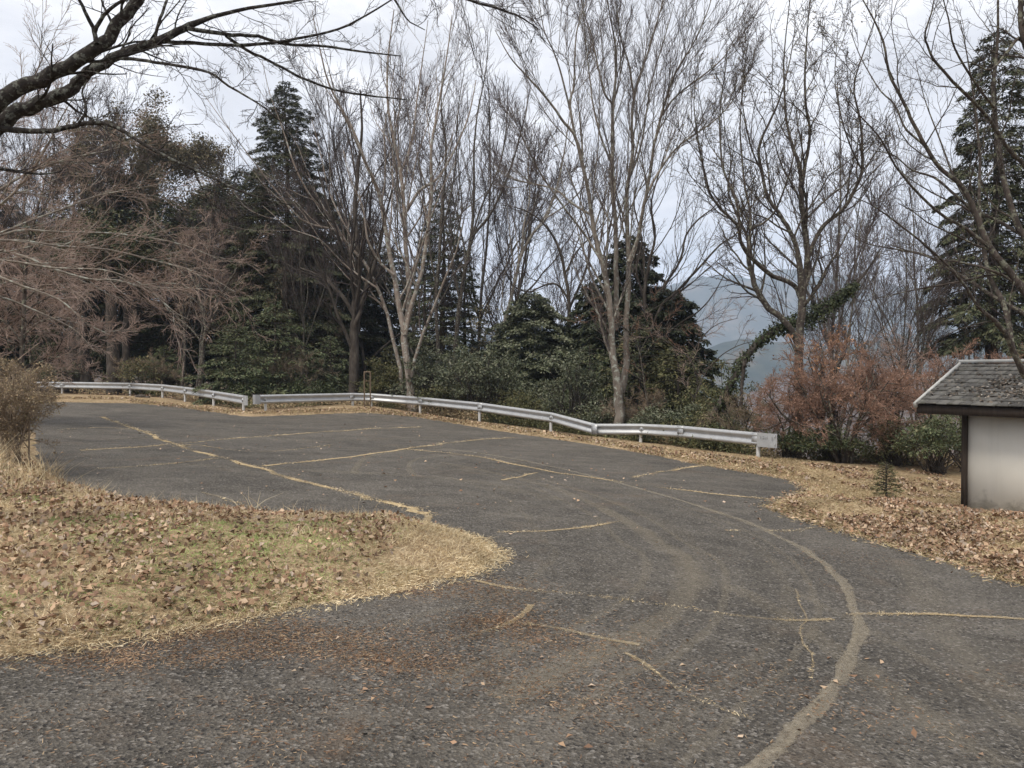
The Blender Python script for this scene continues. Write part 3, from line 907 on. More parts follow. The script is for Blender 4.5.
def guardrail(label, posts, P, tops, ends):
    pts = []
    for (px, py) in tops:
        Yd = rail_depth(px, posts, P)
        if abs(px - 594) < 1: Yd = 25.9
        pts.append(at(px, py, Yd - .06))
    pts = np.array(pts)
    base = np.array([P[0][0], P[0][1], float(base_h(P[0][0], P[0][1]))])
    root = thing('guardrail', label, 'guardrail', base)
    def beam(pa, name, seg):
        K = len(pa)
        t = norm(np.gradient(pa, axis=0)); nrm = np.stack([-t[:, 1], t[:, 0], 0 * t[:, 0]], 1)
        nrm = norm(nrm); nrm = np.where((nrm[:, 1:2] > 0), nrm, -nrm)   # pointing away from the lot
        pr_ = np.array(WPROF)
        V = pa[:, None, :] + nrm[:, None, :] * (pr_[None, :, 1:2] + .075) * 1.0 + np.array([0, 0, -1.0]) * pr_[None, :, 0:1]
        th = nrm[:, None, :] * .006
        Vb = V + th
        m_ = len(WPROF)
        g = Geo(); k = np.arange(K - 1)[:, None] * m_; s_ = np.arange(m_ - 1)[None]
        fr = np.stack([k + s_, k + s_ + 1, k + m_ + s_ + 1, k + m_ + s_], -1).reshape(-1, 4)
        g.add(V.reshape(-1, 3), fr); g.add(Vb.reshape(-1, 3), fr[:, ::-1])
        # closing strips
        a0 = np.stack([V[:, 0], Vb[:, 0]], 1).reshape(-1, 3); kk = np.arange(K - 1)[:, None] * 2
        g.add(a0, np.concatenate([kk, kk + 1, kk + 3, kk + 2], 1))
        a0 = np.stack([V[:, -1], Vb[:, -1]], 1).reshape(-1, 3)
        g.add(a0, np.concatenate([kk, kk + 1, kk + 3, kk + 2], 1))
        o = obj(name, g, M['rail'], root, origin=base)
        return o
    # straight panels between joints, bent at the traced corners
    beam(pts, 'rail_beam', 0)
    dirs = norm(np.gradient(pts, axis=0))
    # end plates
    for e in ends:
        i = 0 if e == 'start' else -1
        d = dirs[i] * (1 if e == 'start' else -1)
        c = pts[i]; nr = np.array([-d[1], d[0], 0]); nr = nr if nr[1] > 0 else -nr
        g = Geo()
        wdt = .62 if e == 'big' else .30
        k = 13
        prof = []
        for s_ in np.linspace(0, 1, k):
            prof.append(s_ * wdt)
        prof = np.array(prof)
        out = -.028 - .0 * prof; out[:3] = [.06, .0, -.022]
        top = c - d * .02
        V = []
        for s_, oo in zip(prof, out):
            for zz in (.012, -.12, -.25, -.382):
                V.append(top + d * s_ + nr * oo + np.array([0, 0, zz + (0 if s_ > .03 else .0)]))
        V = np.array(V); kk = np.arange(k - 1)[:, None] * 4; ss = np.arange(3)[None]
        f = np.stack([kk + ss, kk + ss + 1, kk + 4 + ss + 1, kk + 4 + ss], -1).reshape(-1, 4)
        g.add(V, f); g.add(V + nr * .005, f[:, ::-1])
        o = obj('end_plate', g, M['rail'], root, origin=base)
        if e == 'big':
            g = Geo()
            rr = np.random.default_rng(5)
            for cx_, ww in ((.49, .035), (.40, .025), (.36, .025), (.31, .03), (.265, .02), (.09, .05)):
                g = Geo()
                g.box(top + d * cx_ + nr * (-.0335) + np.array([0, 0, -.125]), (.009, .003, .085), math.atan2(d[1], d[0]))
                for q_ in range(3):
                    cc = top + d * (cx_ + rr.uniform(-.005, .005)) + nr * (-.034) + np.array([0, 0, -.09 - .035 * q_ + rr.uniform(-.006, .006)])
                    g.box(cc, (ww * rr.uniform(.6, 1), .004, .016 * rr.uniform(.7, 1.3)), math.atan2(d[1], d[0]))
                obj('character', g, M['sticker'], o, origin=base)
    for (px, py), (x, y) in zip(posts, P):
        # post stands behind the beam
        k = int(np.argmin([abs(px - t_[0]) for t_ in tops]))
        tz = float(np.interp(px, [t_[0] for t_ in tops], pts[:, 2]))
        g = Geo(); th = np.linspace(0, 1, 2)
        yb = y + .07
        gb = float(base_h(x, y)) - .35
        tubes(g, np.array([[[x, yb, gb], [x, yb, tz - .03]]]), np.array([[.057, .057]]), 12)
        tubes(g, np.array([[[x, yb, tz - .031], [x, yb, tz - .018]]]), np.array([[.057, .02]]), 12)
        po = obj('post', g, M['post'], root, origin=base, smooth=False)
        g = Geo(); g.box((x, yb - .08, tz - .19), (.07, .06, .12)); 
        tubes(g, np.array([[[x, y - .1, tz - .19], [x, y - .06, tz - .19]]]), np.array([[.022, .022]]), 8)
        obj('bracket', g, M['rail'], po, origin=base)
    # bolts at the beam joints
    for px in [t_[0] for t_ in tops[1:-1]]:
        k = [t_[0] for t_ in tops].index(px)
        g = Geo(); d = dirs[k]; nr = np.array([-d[1], d[0], 0]); nr = nr if nr[1] > 0 else -nr
        g.box(pts[k] + nr * .01 + np.array([0, 0, -.185]), (.26, .012, .33), math.atan2(d[1], d[0]))
        for zz in (-.07, -.30):
            for s_ in (-.1, .1):
                c = pts[k] + d * s_ + nr * -.012 + np.array([0, 0, zz])
                tubes(g, np.array([[c, c - nr * .02]]), np.array([[.014, .012]]), 6)
        obj('bolt_plate', g, M['rail'], root, origin=base)
    return root


guardrail('long pale grey guardrail with one bend ending at the far left of the car park', RAIL_POSTS_L, pr_l, RAIL_TOP_L, ['end'])
guardrail('longer pale grey guardrail with eight white posts and a marked end plate', RAIL_POSTS_R, pr_r, RAIL_TOP_R, ['start', 'big'])

def RY(px):
    posts = RAIL_POSTS_L if px < 250 else RAIL_POSTS_R
    P = pr_l if px < 250 else pr_r
    return rail_depth(max(28, min(px, 800)), posts, P)


print('RAILY', [(p, round(RY(p), 1)) for p in (30, 60, 130, 160, 200, 245, 260, 350, 412, 480, 550, 619, 680, 759)])
# small post frame by the rail
x0, y0 = bground(364, 409); x1, y1 = bground(370.5, 407)
root = thing('post_frame', 'thin rusty two legged post frame standing at the guardrail bend', 'post frame', (x0, y0 - .15, float(base_h(x0, y0))))
bs = np.array([x0, y0 - .15, float(base_h(x0, y0))])
Yp = y0 - .15
for px in (364.3, 370.3):
    g = Geo(); t_ = at(px, 371.5, Yp); b_ = np.array([t_[0], Yp, bs[2] - .2])
    tubes(g, np.array([[b_, t_]]), np.array([[.03, .03]]), 8); obj('leg', g, M['rust'], root, origin=bs)
g = Geo(); a_ = at(364, 372, Yp); b_ = at(370.6, 372, Yp); tubes(g, np.array([[a_, b_]]), np.array([[.028, .028]]), 8); obj('crossbar', g, M['rust'], root, origin=bs)
g = Geo(); a_ = at(364, 381, Yp); b_ = at(370.6, 381, Yp); tubes(g, np.array([[a_, b_]]), np.array([[.016, .016]]), 8); obj('crossbar', g, M['rust'], root, origin=bs)

# rocks and a log under the left rail
def rock(px, py, r, label, seed):
    x, y = bground(px, py); rr = np.random.default_rng(seed)
    g = Geo(); nu, nv = 10, 6
    u = np.linspace(0, 2 * math.pi, nu, endpoint=False); v = np.linspace(0.05, math.pi - .05, nv)
    U_, V_ = np.meshgrid(u, v); d = np.stack([np.cos(U_) * np.sin(V_), np.sin(U_) * np.sin(V_), np.cos(V_)], -1)
    k = r * (1 + .35 * fbm(d[..., 0] * 2 + seed, d[..., 1] * 2 + d[..., 2] * 3, seed, 3))[..., None]
    P = d * k * np.array([1.3, 1, .7]) + np.array([x, y, float(base_h(x, y)) + r * .4])
    i, j = np.meshgrid(np.arange(nu), np.arange(nv - 1)); a = j * nu + i; b_ = j * nu + (i + 1) % nu
    g.add(P.reshape(-1, 3), np.stack([a, a + nu, b_ + nu, b_], -1).reshape(-1, 4))
    g.add(P[0], [[0, 1, 2, 3], [0, 3, 4, 5], [0, 5, 6, 7], [0, 7, 8, 9]])
    o = obj('rock', g, M['bark_dark'], origin=(x, y, float(base_h(x, y))), smooth=True); tag(o, label, 'rock', 'rocks under the far guardrail')
rock(140, 398.3, .2, 'dark mossy rock under the guardrail, the bigger one beside the bend', 3)
rock(147, 398.6, .13, 'small dark rock under the guardrail just right of the bigger rock', 8)

# ---------------------------------------------------------------- hut
AH = math.radians(-57)
hc = np.array([7.54, 14.4])          # front left eave corner (plan)
U2 = np.array([math.cos(AH), math.sin(AH)]); V2 = np.array([-math.sin(AH), math.cos(AH)])
zb = CAM_H - 2.78
root = thing('roadside_hut', 'small cream walled hut with shingled gable roof at the edge of the lot', 'hut', (hc[0], hc[1], zb), rotz=AH)
WID, DEP = 4.3, 3.2
ze = 2.78 - .65     # eave height above zb
zr = ze + .81
ep = ze + .055
wl, wf, wr_, wb = .67, .50, WID - .6, DEP - .5
g = Geo(); g.box(((wl + wr_) / 2, (wf + wb) / 2, ze / 2), (wr_ - wl, wb - wf, ze + .1))
gt_ = ze + .05 + (zr - ep) * wf / (DEP / 2) - .06
for xx in (wl, wr_):
    g.add([[xx - .001, wf, ze], [xx - .001, wb, ze], [xx - .001, wb, gt_], [xx - .001, wf, gt_]], [[0, 1, 2, 3]])
    g.add([[xx - .001, wf, gt_], [xx - .001, wb, gt_], [xx - .001, DEP / 2 + .01, zr - .05], [xx - .001, DEP / 2 - .01, zr - .05]], [[0, 1, 2, 3]])
obj('wall', g, M['stucco'], root)
for (cx, cy) in ((wl - .035, wf - .0), (wr_ + .035, wf), (wl - .035, wb), (wr_ + .035, wb)):
    g = Geo(); g.box((cx, cy, ze / 2 - .07), (.09, .11, ze + .20)); obj('corner_post', g, M['wood'], root)
g = Geo(); g.box((WID / 2, .02, ze - .045), (WID, .035, .15)); obj('fascia', g, M['wood'], root)
g = Geo(); g.box((WID / 2, DEP - .02, ze - .045), (WID, .035, .15)); obj('fascia', g, M['wood'], root)
g = Geo(); g.box((WID / 2, wf / 2 + .02, ze + .02), (WID - .06, wf - .06, .02)); obj('soffit', g, M['wood'], root)
g = Geo()
g.add([[0, 0, ze + .035], [WID, 0, ze + .035], [WID, DEP / 2, zr - .02], [0, DEP / 2, zr - .02], [WID, DEP, ze + .035], [0, DEP, ze + .035]], [[0, 1, 2, 3], [3, 2, 4, 5]])
rp = obj('roof', g, M['wood'], root)
g = Geo(); NC = 10; rr = np.random.default_rng(2)
def course(o0, o1, r0, r1):
    """shingles on a slope: eave corners o0,o1, top corners r0,r1"""
    o0, o1, r0, r1 = map(lambda a: np.array(a, float), (o0, o1, r0, r1))
    nrm = np.cross(o1 - o0, (r0 + r1) / 2 - (o0 + o1) / 2); nrm /= np.linalg.norm(nrm)
    for k in range(NC):
        t0 = k / NC; t1 = min((k + 1.25) / NC, 1.0)
        a0 = o0 + (r0 - o0) * t0; a1 = o1 + (r1 - o1) * t0; b0 = o0 + (r0 - o0) * t1; b1 = o1 + (r1 - o1) * t1
        ns = 21; sh = rr.random() * .8
        for s_ in range(ns + 1):
            s0 = max(0, (s_ - sh) / ns); s1 = min(1, (s_ + 1 - sh) / ns - .0015)
            if s1 <= s0: continue
            up0 = nrm * (.034 + rr.uniform(-.006, .006)); up1 = nrm * .008
            q = [a0 + (a1 - a0) * s0 + up0, a0 + (a1 - a0) * s1 + up0, b0 + (b1 - b0) * s1 + up1, b0 + (b1 - b0) * s0 + up1]
            lo = [v - nrm * .018 for v in q]
            g.add(q + lo, [[0, 1, 2, 3], [4, 5, 1, 0], [5, 6, 2, 1], [7, 4, 0, 3]])
course((.03, -.05, ep), (WID - .03, -.05, ep), (.03, DEP / 2, zr), (WID - .03, DEP / 2, zr))
course((WID - .03, DEP + .05, ep), (.03, DEP + .05, ep), (WID - .03, DEP / 2, zr), (.03, DEP / 2, zr))
obj('shingles', g, M['shingle'], rp)
def bar(p, q, w, h, dn=.01):
    g_ = Geo(); p = np.array(p, float); q = np.array(q, float); d = norm(q - p); s = norm(np.cross(d, [0, 0, 1])); u = np.cross(s, d)
    V = []
    for c in (p, q):
        V += [c - s * w / 2 - u * dn, c - s * w / 2 + u * h * .8, c - s * w * .3 + u * h, c + s * w * .3 + u * h, c + s * w / 2 + u * h * .8, c + s * w / 2 - u * dn]
    f = [[i, (i + 1) % 6, (i + 1) % 6 + 6, i + 6] for i in range(6)] + [[0, 5, 4, 1], [1, 4, 3, 2], [6, 7, 10, 11], [7, 8, 9, 10]]
    g_.add(V, f); return g_
for xx in (-.005, WID + .005):
    for yy in (-.06, DEP + .06):
        obj('verge_trim', bar((xx, yy, ep - .015), (xx, DEP / 2, zr + .012), .05, .045, .07), M['ridge'], rp)
obj('ridge_cap', bar((-.03, DEP / 2, zr + .03), (WID + .03, DEP / 2, zr + .03), .13, .05), M['ridge'], rp)
# leaves on the roof (top-level stuff)
rr = np.random.default_rng(4)
n = 1800
u = np.clip(rr.normal(1.7, .75, n), .1, WID - .1); t = np.clip(rr.beta(2.0, 3.2, n), .03, .95)
kp = (fbm(u * 3, t * 4, 81, 3) > -.05)
u, t = u[kp], t[kp]; n = len(u)
loc = np.stack([u, t * DEP / 2, ep + t * (zr - ep) + .035], 1)
w = np.stack([hc[0] + loc[:, 0] * U2[0] + loc[:, 1] * V2[0], hc[1] + loc[:, 0] * U2[1] + loc[:, 1] * V2[1], zb + loc[:, 2]], 1)
g = Geo(); D = np.concatenate([rr.normal(size=(n, 2)), rr.normal(size=(n, 1)) * .3], 1)
L = rr.uniform(.04, .085, n); kites(g, w, D, norm(rr.normal(size=(n, 3)) * .5 + [0, -.3, 1]), L, L * .7, .3)
o = obj('roof_leaves', g, M['roof_leaf']); tag(o, 'dead leaves lying on the shingle roof', None, kind='stuff')


# ---------------------------------------------------------------- bare trees
def px_limb(Y0, lst, rs=.8):
    """[(px,py,radius_px[,dY])] -> 3d"""
    P, R = [], []
    dy = 0; r = 3
    for e in lst:
        if len(e) > 2: r = e[2]
        if len(e) > 3: dy = e[3]
        Yd = Y0 + dy
        P.append(at(e[0], e[1], Yd)); R.append(rs * r / F_PX * Yd)
    # interpolate missing radii
    return np.array(P), np.array(R)


def fill_r(lst, r_end=None):
    """fills radii linearly where missing"""
    n = len(lst); known = [(i, e[2]) for i, e in enumerate(lst) if len(e) > 2]
    if known[-1][0] != n - 1: known.append((n - 1, r_end if r_end is not None else max(known[-1][1] * .35, .5)))
    ks = [k[0] for k in known]; vs_ = [k[1] for k in known]
    dk = [(i, e[3]) for i, e in enumerate(lst) if len(e) > 3] or [(0, 0)]
    return [(e[0], e[1], float(np.interp(i, ks, vs_)), float(np.interp(i, [d[0] for d in dk], [d[1] for d in dk]))) for i, e in enumerate(lst)]


def crown_levels(limbs, levels, rng, K0=14):
    """limbs: list of (P,R). levels: list of dict for spawn. returns list of (P,R) per level"""
    res = []
    LP = np.array([resample(P, R, K0, rng, 0.0)[0] for P, R in limbs]); LR = np.array([resample(P, R, K0, rng)[1] for P, R in limbs])
    cur = (LP, LR)
    PL = np.linalg.norm(np.diff(LP, axis=1), axis=2).sum(1); ref = np.sort(PL)[-max(1, len(PL) // 3)]
    for i, lv in enumerate(levels):
        lv = dict(lv); n = lv.pop('n')
        if i == 0:
            n = int(n * 1.35)
            lv['plref'] = ref
        cur = spawn(cur[0], cur[1], n, rng, **lv)
        if i == 0:
            kp = rng.random(len(cur[0])) < np.repeat(np.clip(PL / ref, .12, 1) / 1.2, n)
            cur = (cur[0][kp], cur[1][kp])
        res.append(cur)
    return res


def bare_tree(name, label, cat, base, limbs, levels, bark, twig, rng, group=None, root_flare=True, extra=None, wood_levels=1, wig=.12, limb_sides=9, leaves=None, lim_children=None):
    base = np.array(base, float)
    root = thing(name, label, cat, base, group)
    g = Geo()
    for P, R in limbs:
        K = max(8, int(len(P) * 3))
        p, r = resample(P, R, K, rng, wig)
        tubes(g, p[None], r[None], limb_sides)
    lv = crown_levels(limbs if lim_children is None else [limbs[i] for i in lim_children], levels, rng)
    for i in range(wood_levels):
        tubes(g, lv[i][0], lv[i][1], 5)
    obj('trunk', g, bark, root, True, origin=base)
    g = Geo()
    for i in range(wood_levels, len(lv)):
        tubes(g, lv[i][0], lv[i][1], 3)
    obj('crown', g, twig, root, False, origin=base)
    if leaves:
        P = lv[-1][0]; n = leaves['n']; rr = rng
        ii = rr.integers(0, len(P), n); kk = rr.integers(0, P.shape[1], n)
        p = P[ii, kk]
        if 'sp' in leaves: p = p + rr.normal(size=p.shape) * leaves['sp']
        g = Geo(); m_ = len(p); L = rr.uniform(.6, 1.3, m_) * leaves['s']
        kites(g, p, rdir(m_, rr) + [0, 0, -.3], rdir(m_, rr), L, L * .55, .3)
        obj('leaves', g, leaves['mat'], root, origin=base)
    return root


UPL = lambda f: [
    dict(n=int(11 * f), tlo=.12, thi=.98, ang=(18, 42), lf=.42, up=.10, wig=.09, K=7, rf=.48, rmin=.010, tshrink=.45),
    dict(n=7, tlo=.2, thi=1, ang=(18, 42), lf=.48, up=.08, wig=.10, K=6, rf=.6, rmin=.0075),
    dict(n=6, tlo=.2, thi=1, ang=(18, 45), lf=.5, up=.06, wig=.12, K=4, rf=.6, rmin=.0055, lmin=.3)]

rng = np.random.default_rng(21)
# --- tree A behind the rail
YA = RY(412) + 1.3
LA = [
    [(413, 424, 6.2), (413, 410, 5.6), (411.5, 400, 5), (410, 388, 4.3), (407, 362, 3.8), (404, 340, 3.5), (403, 325, 3.2), (398, 300, 2.8), (394, 275), (388, 245, 2.4), (383, 212, 2.1, -.3), (377, 187, 2, -.6), (366, 164, 1.7, -.8), (353, 130, 1.4, -1), (330, 86, 1, -1.4), (320, 50, .7, -1.8), (312, 10, .4, -2)],
    [(403, 332, 3), (409, 302, 2.6), (407, 262, 2.3), (405, 235), (404, 210, 2, .5), (401, 172, 1.8, .8), (394, 140, 1.5, 1), (388, 105, 1.2, 1), (388, 60, .9, 1), (394, 10, .5, 1)],
    [(405, 335, 2.6), (413, 300, 2.2), (421, 275), (425, 250), (429, 222, 1.9, -.4), (432, 190, 1.7), (431, 150, 1.4, -1), (438, 108, 1.1, -1), (447, 55, .7, -1.4), (452, 15, .4)],
    [(406, 212, 1.7, .5), (420, 190, 1.5, .8), (436, 180, 1.3, 1), (452, 155, 1.1, 1.5), (468, 118, .8, 1.8), (476, 80, .5, 2)],
    [(394, 275, 1.4), (380, 262, 1.3, -.5), (368, 240, 1.1, -1), (362, 205, .9, -1.2), (350, 178, .6, -1.5), (343, 150, .4)],
    [(401, 172, 1.2, .8), (412, 140, 1, 1.4), (417, 100, .8, 1.8), (424, 50, .5, 2), (428, 20, .3)],
]
limbs = [px_limb(YA, fill_r(l), .95) for l in LA]
bx, by = limbs[0][0][0][0], YA
bare_tree('bare_tree', 'pale forked bare tree rising right behind the guardrail, its foot reddish', 'tree', (bx, by, gz(bx, by)), limbs, UPL(1.0), M['bark_pale'], M['twig_grey'], rng, 'bare trees behind the guardrail')
# --- leaning pale tree
YL = YA + 1.6
LL = [
    [(402, 392, 2.8), (400, 368, 2.5), (393, 340, 2.2), (386, 310, 2.1), (377, 288), (364, 262, 1.9), (346, 242, 1.6, -.5), (330, 216, 1.4, -1), (312, 198, 1.2, -1.5), (296, 169, 1, -2), (283, 130, .7, -2), (270, 94, .5, -2.4), (262, 60, .3)],
    [(346, 242, 1.3, -.5), (335, 230, 1.2), (304, 221, 1, -1), (278, 193, .9, -1.5), (252, 159, .7, -2), (226, 125, .5, -2.5), (200, 89, .3)],
    [(364, 262, 1.2), (350, 235, 1.2, .5), (338, 212, 1.1, .6), (328, 188, .9, .6), (322, 160, .6), (312, 120, .4)],
    [(377, 288, 1.2), (345, 265, 1, -1), (320, 240, .8, -2), (290, 228, .5, -2.5), (262, 205, .3)],
]
limbs = [px_limb(YL, fill_r(l)) for l in LL]
bx, by = limbs[0][0][0][0], YL
bare_tree('bare_tree', 'thin pale bare tree leaning far to the left beside the forked pale tree', 'tree', (bx, by, gz(bx, by)), limbs, UPL(.9), M['bark_pale'], M['twig_grey'], rng, 'bare trees behind the guardrail')
# --- tree B double trunk vase
YB = RY(619) + 1.4
LB = [
    [(619, 440, 6.2), (619, 418, 5.8), (618.5, 400, 5.3), (617, 385, 4.8), (614, 365, 4.2), (612, 345, 3.8), (611, 320, 3.6), (609, 300, 3.5), (606, 280, 3.2), (602, 262, 3), (596, 240, 2.7), (592, 215, 2.4, -.2), (586, 180, 2.1, -.5), (575.5, 138, 1.8, -.8), (562, 120, 1.5, -1), (549.5, 101.5, 1.3, -1.2), (526, 75, 1, -1.5), (510, 57, .7, -1.8), (495, 30, .4)],
    [(575, 138, 1.5, -.8), (570, 104, 1.4, -.6), (574, 86, 1.2, -.4), (575, 55, 1), (577, 30, .8), (586, 0, .5), (592, -30, .3)],
    [(570, 110, 1.2, -.6), (561, 73, 1, -1), (553, 50, .8), (544, 30, .6, -1.6), (538, -5, .3)],
    [(616, 330, 3), (616.5, 304, 3), (616, 271, 2.8), (616, 245, 2.6), (614.5, 212, 2.4, .5), (612, 185, 2.2, .8), (612.5, 150, 2), (612.5, 125, 1.8), (613, 104, 1.7), (616, 78, 1.4, 1), (616, 57, 1.2), (614, 36, 1), (609, 10, .7), (604, -25, .4)],
    [(613, 104, 1.3, .9), (605, 94, 1.2, .8), (599, 70, 1, .7), (591, 34, .7), (583, 10, .5), (578, -20, .3)],
    [(621, 392, 4.5), (626, 370, 3.8), (627, 350, 3.5), (626, 322, 3.2), (628, 298, 3), (629, 270, 2.8), (628, 240, 2.5), (627, 210, 2.2, .5), (628, 182, 2, 1), (633, 151, 1.8, 1.2), (631.5, 125, 1.6), (634, 99, 1.5, 1.5), (639, 78, 1.2), (648, 52, 1), (656, 26, .8, 2), (663, 0, .6), (668, -30, .3)],
    [(634, 99, 1.2, 1.5), (631, 76, 1.1), (627.6, 60, 1, 1.2), (621, 39, .9), (617, 13, .6, .9), (612, -20, .3)],
    [(629, 262, 2.2), (638, 238, 2, -.5), (642, 215, 1.9, -.8), (646, 195, 1.8), (651, 169, 1.7, -1.2), (654, 146, 1.6), (661, 117, 1.5, -1.6), (667, 96, 1.3), (677, 70, 1.1, -2), (693, 44, .8), (708, 10, .6, -2.5), (716, -20, .3)],
    [(661, 117, 1.2, -1.6), (671, 102, 1.1, -1.8), (682, 91, 1, -2), (706, 73, .8, -2.6), (724, 57, .6), (736, 36, .4, -3)],
    [(645, 200, 1.5, -.8), (650, 188, 1.4, -.4), (664, 164, 1.2, 0), (682, 143, 1, .5), (713, 122, .8, 1), (734, 99, .5, 1.5), (750, 75, .3)],
    [(592, 215, 1.5, -.2), (574, 205, 1.3, .3), (556, 190, 1.1, .8), (535, 184, .9, 1.2), (510, 178, .6, 1.6), (490, 165, .4)],
    [(602, 262, 1.5), (585, 235, 1.3, -.6), (566, 210, 1.1, -1.2), (545, 180, .9, -1.6), (528, 150, .7, -2), (515, 120, .4)],
    [(612, 165, 1.3, .8), (602, 140, 1.2, 1.2), (594, 110, 1, 1.6), (590, 80, .8, 1.8), (586, 45, .6), (583, 10, .3)],
    [(628, 182, 1.3, 1), (640, 150, 1.2, 1.6), (646, 115, 1, 2), (652, 80, .8, 2.4), (664, 40, .6), (675, 0, .3)],
]
limbs = [px_limb(YB, fill_r(l), .88) for l in LB]
bx, by = limbs[0][0][0][0], YB
UB = [dict(n=16, tlo=.2, thi=.98, ang=(14, 34), lf=.36, up=.10, wig=.07, K=7, rf=.42, rmin=.010, tshrink=.35),
      dict(n=9, tlo=.15, thi=1, ang=(15, 36), lf=.5, up=.09, wig=.08, K=5, rf=.6, rmin=.007),
      dict(n=6, tlo=.15, thi=1, ang=(15, 40), lf=.5, up=.06, wig=.1, K=4, rf=.6, rmin=.0055, lmin=.35)]
bare_tree('bare_tree', 'tall vase shaped bare tree with two joined trunks fanning across the middle sky', 'tree', (bx, by, gz(bx, by)), limbs, UB, M['bark_grey'], M['twig_grey'], rng, 'bare trees behind the guardrail')
# --- tree B2 : darker limbs to the right
YB2 = 34
LB2 = [
    [(655, 400, 3.5), (650, 350, 3.2), (648, 320, 3), (644, 296, 2.6), (650, 261, 2.2), (655, 235, 1.9), (651, 205, 1.4), (660, 170, 1), (668, 140, .5)],
    [(648, 325, 2.4), (655, 300, 2.3, .5), (664, 286, 2, .8), (680, 261, 1.8, 1.2), (686, 235, 1.5), (700, 218, 1.2, 2), (714, 207, .9), (735, 180, .5, 2.4)],
    [(649, 335, 2.4), (662, 305, 2.2, -.5), (674, 294, 2, -1), (696, 271, 1.7, -1.6), (720, 245, 1.3, -2), (738, 232, .9), (752, 205, .5)],
    [(652, 350, 1.6), (668, 333, 1.5, -1), (682, 322, 1.3), (700, 310, 1.1, -2), (716, 290, .8), (730, 262, .5, -2.5)],
    [(644, 296, 1.8), (636, 270, 1.6, 1), (642, 240, 1.4, 1.5), (634, 205, 1), (640, 175, .5)],
]
limbs = [px_limb(YB2, fill_r(l), .65) for l in LB2]
bx, by = limbs[0][0][0][0], YB2
bare_tree('bare_tree', 'dark bare tree behind the round evergreen, crooked branches reaching over the blue mountain', 'tree', (bx, by, gz(bx, by)), limbs, UPL(.9), M['bark_dark'], M['twig_dark'], rng, 'bare trees behind the guardrail')
# --- tree C
YC = 24.5
LC = [
    [(797, 460, 7), (798, 400, 6.4), (799, 350, 6), (801, 320, 5.8), (802, 300, 5.6), (801, 284, 5), (798, 253, 3.6), (790, 231, 3.2), (780.6, 216, 2.9), (768, 197, 2.6), (762, 172, 2.3, -.4), (759, 147, 2, -.6), (771, 119, 1.6, -.8), (780, 98, 1.3), (790, 60, .8, -1), (796, 20, .4)],
    [(802, 300, 4.8), (806, 275, 4.4), (807, 250, 4.2), (804, 225, 4), (801, 200, 3.8), (801, 172, 3.3), (794, 150, 2.2, .3), (787, 125, 1.8, .5), (785, 100, 1.5), (784, 55, 1, .7), (790, 0, .6, .8), (793, -30, .3)],
    [(802, 186, 2.6), (806, 160, 2.4, -.4), (810, 131, 2, -.6), (805, 98, 1.7, -.8), (806, 50, 1.2), (810, 0, .7, -1), (813, -30, .3)],
    [(806, 264, 3.2), (815, 240, 3.1, -.3), (824, 225, 3, -.5), (843, 209, 2.7, -.8), (855.6, 188, 2.5, -1), (862, 170, 2.2), (862, 147, 1.9, -1.2), (860, 119, 1.6), (854, 85, 1.2, -1.4), (868, 40, .8), (880, 5, .4)],
    [(801, 299, 3.8), (793, 284, 3.5, -.3), (771, 275, 3.2, -.8), (752.5, 259, 3, -1.2), (741.6, 243, 2.7, -1.5), (737, 225, 2.4), (721, 209, 2, -1.9), (709, 191, 1.7), (702, 162, 1.4, -2.2), (698, 140, 1.1), (694, 105, .7, -2.5), (697, 70, .3)],
    [(739, 232, 2.2, -1.6), (737, 203, 2, -1.4), (724, 172, 1.6, -1.2), (721, 150, 1.4), (720, 110, 1), (727, 60, .5, -1)],
    [(752, 257, 2.2, -1.2), (749, 241, 2.1, -1), (751, 219, 1.9, -.8), (745, 187, 1.6, -.6), (743, 167, 1.4), (740, 120, 1, -.4), (746, 70, .5)],
    [(751, 228, 1.6, -.8), (765, 222, 1.6, -.8), (777.5, 206, 1.4, -1), (791, 168, 1.1, -1.5), (796, 140, .7), (800, 110, .4)],
    [(799, 345, 4.6), (786, 322, 4.5, .4), (768, 307, 4.3, .6), (755.6, 287, 4, .8), (749, 262, 3.3, .8), (748, 240, 2.4), (737, 215, 1.8, 1), (728, 190, 1.4), (731, 160, 1, 1.2), (725, 130, .6)],
    [(804, 222, 1.6), (815, 210, 1.5, .6), (830, 196, 1.3, 1), (848, 180, 1.1, 1.4), (856, 150, .8), (868, 110, .5)],
    [(762, 172, 1.4, -.4), (752, 150, 1.2, -.8), (745, 120, 1, -1.2), (742, 90, .7), (748, 40, .4)],
    [(862, 170, 1.4, -1.1), (852, 150, 1.2, -1.5), (842, 120, 1, -1.8), (835, 80, .7), (838, 30, .4)],
]
limbs = [px_limb(YC, fill_r(l), .68) for l in LC]
bx, by = limbs[0][0][0][0], YC
UC = [dict(n=12, tlo=.2, thi=.98, ang=(22, 50), lf=.33, up=.10, wig=.16, K=7, rf=.5, rmin=.010, tshrink=.4),
      dict(n=7, tlo=.15, thi=1, ang=(22, 50), lf=.48, up=.07, wig=.16, K=5, rf=.6, rmin=.007),
      dict(n=5, tlo=.15, thi=1, ang=(25, 55), lf=.5, up=.04, wig=.16, K=4, rf=.6, rmin=.0045, lmin=.22)]
bare_tree('bare_tree', 'dark many limbed bare tree rising behind the red shrubs, crooked low limb to its left', 'tree', (bx, by, gz(bx, by)), limbs, UC, M['bark_brown'], M['twig_dark'], rng, 'bare trees behind the guardrail',
          leaves=dict(n=5000, s=.06, mat=M['tan_green']))
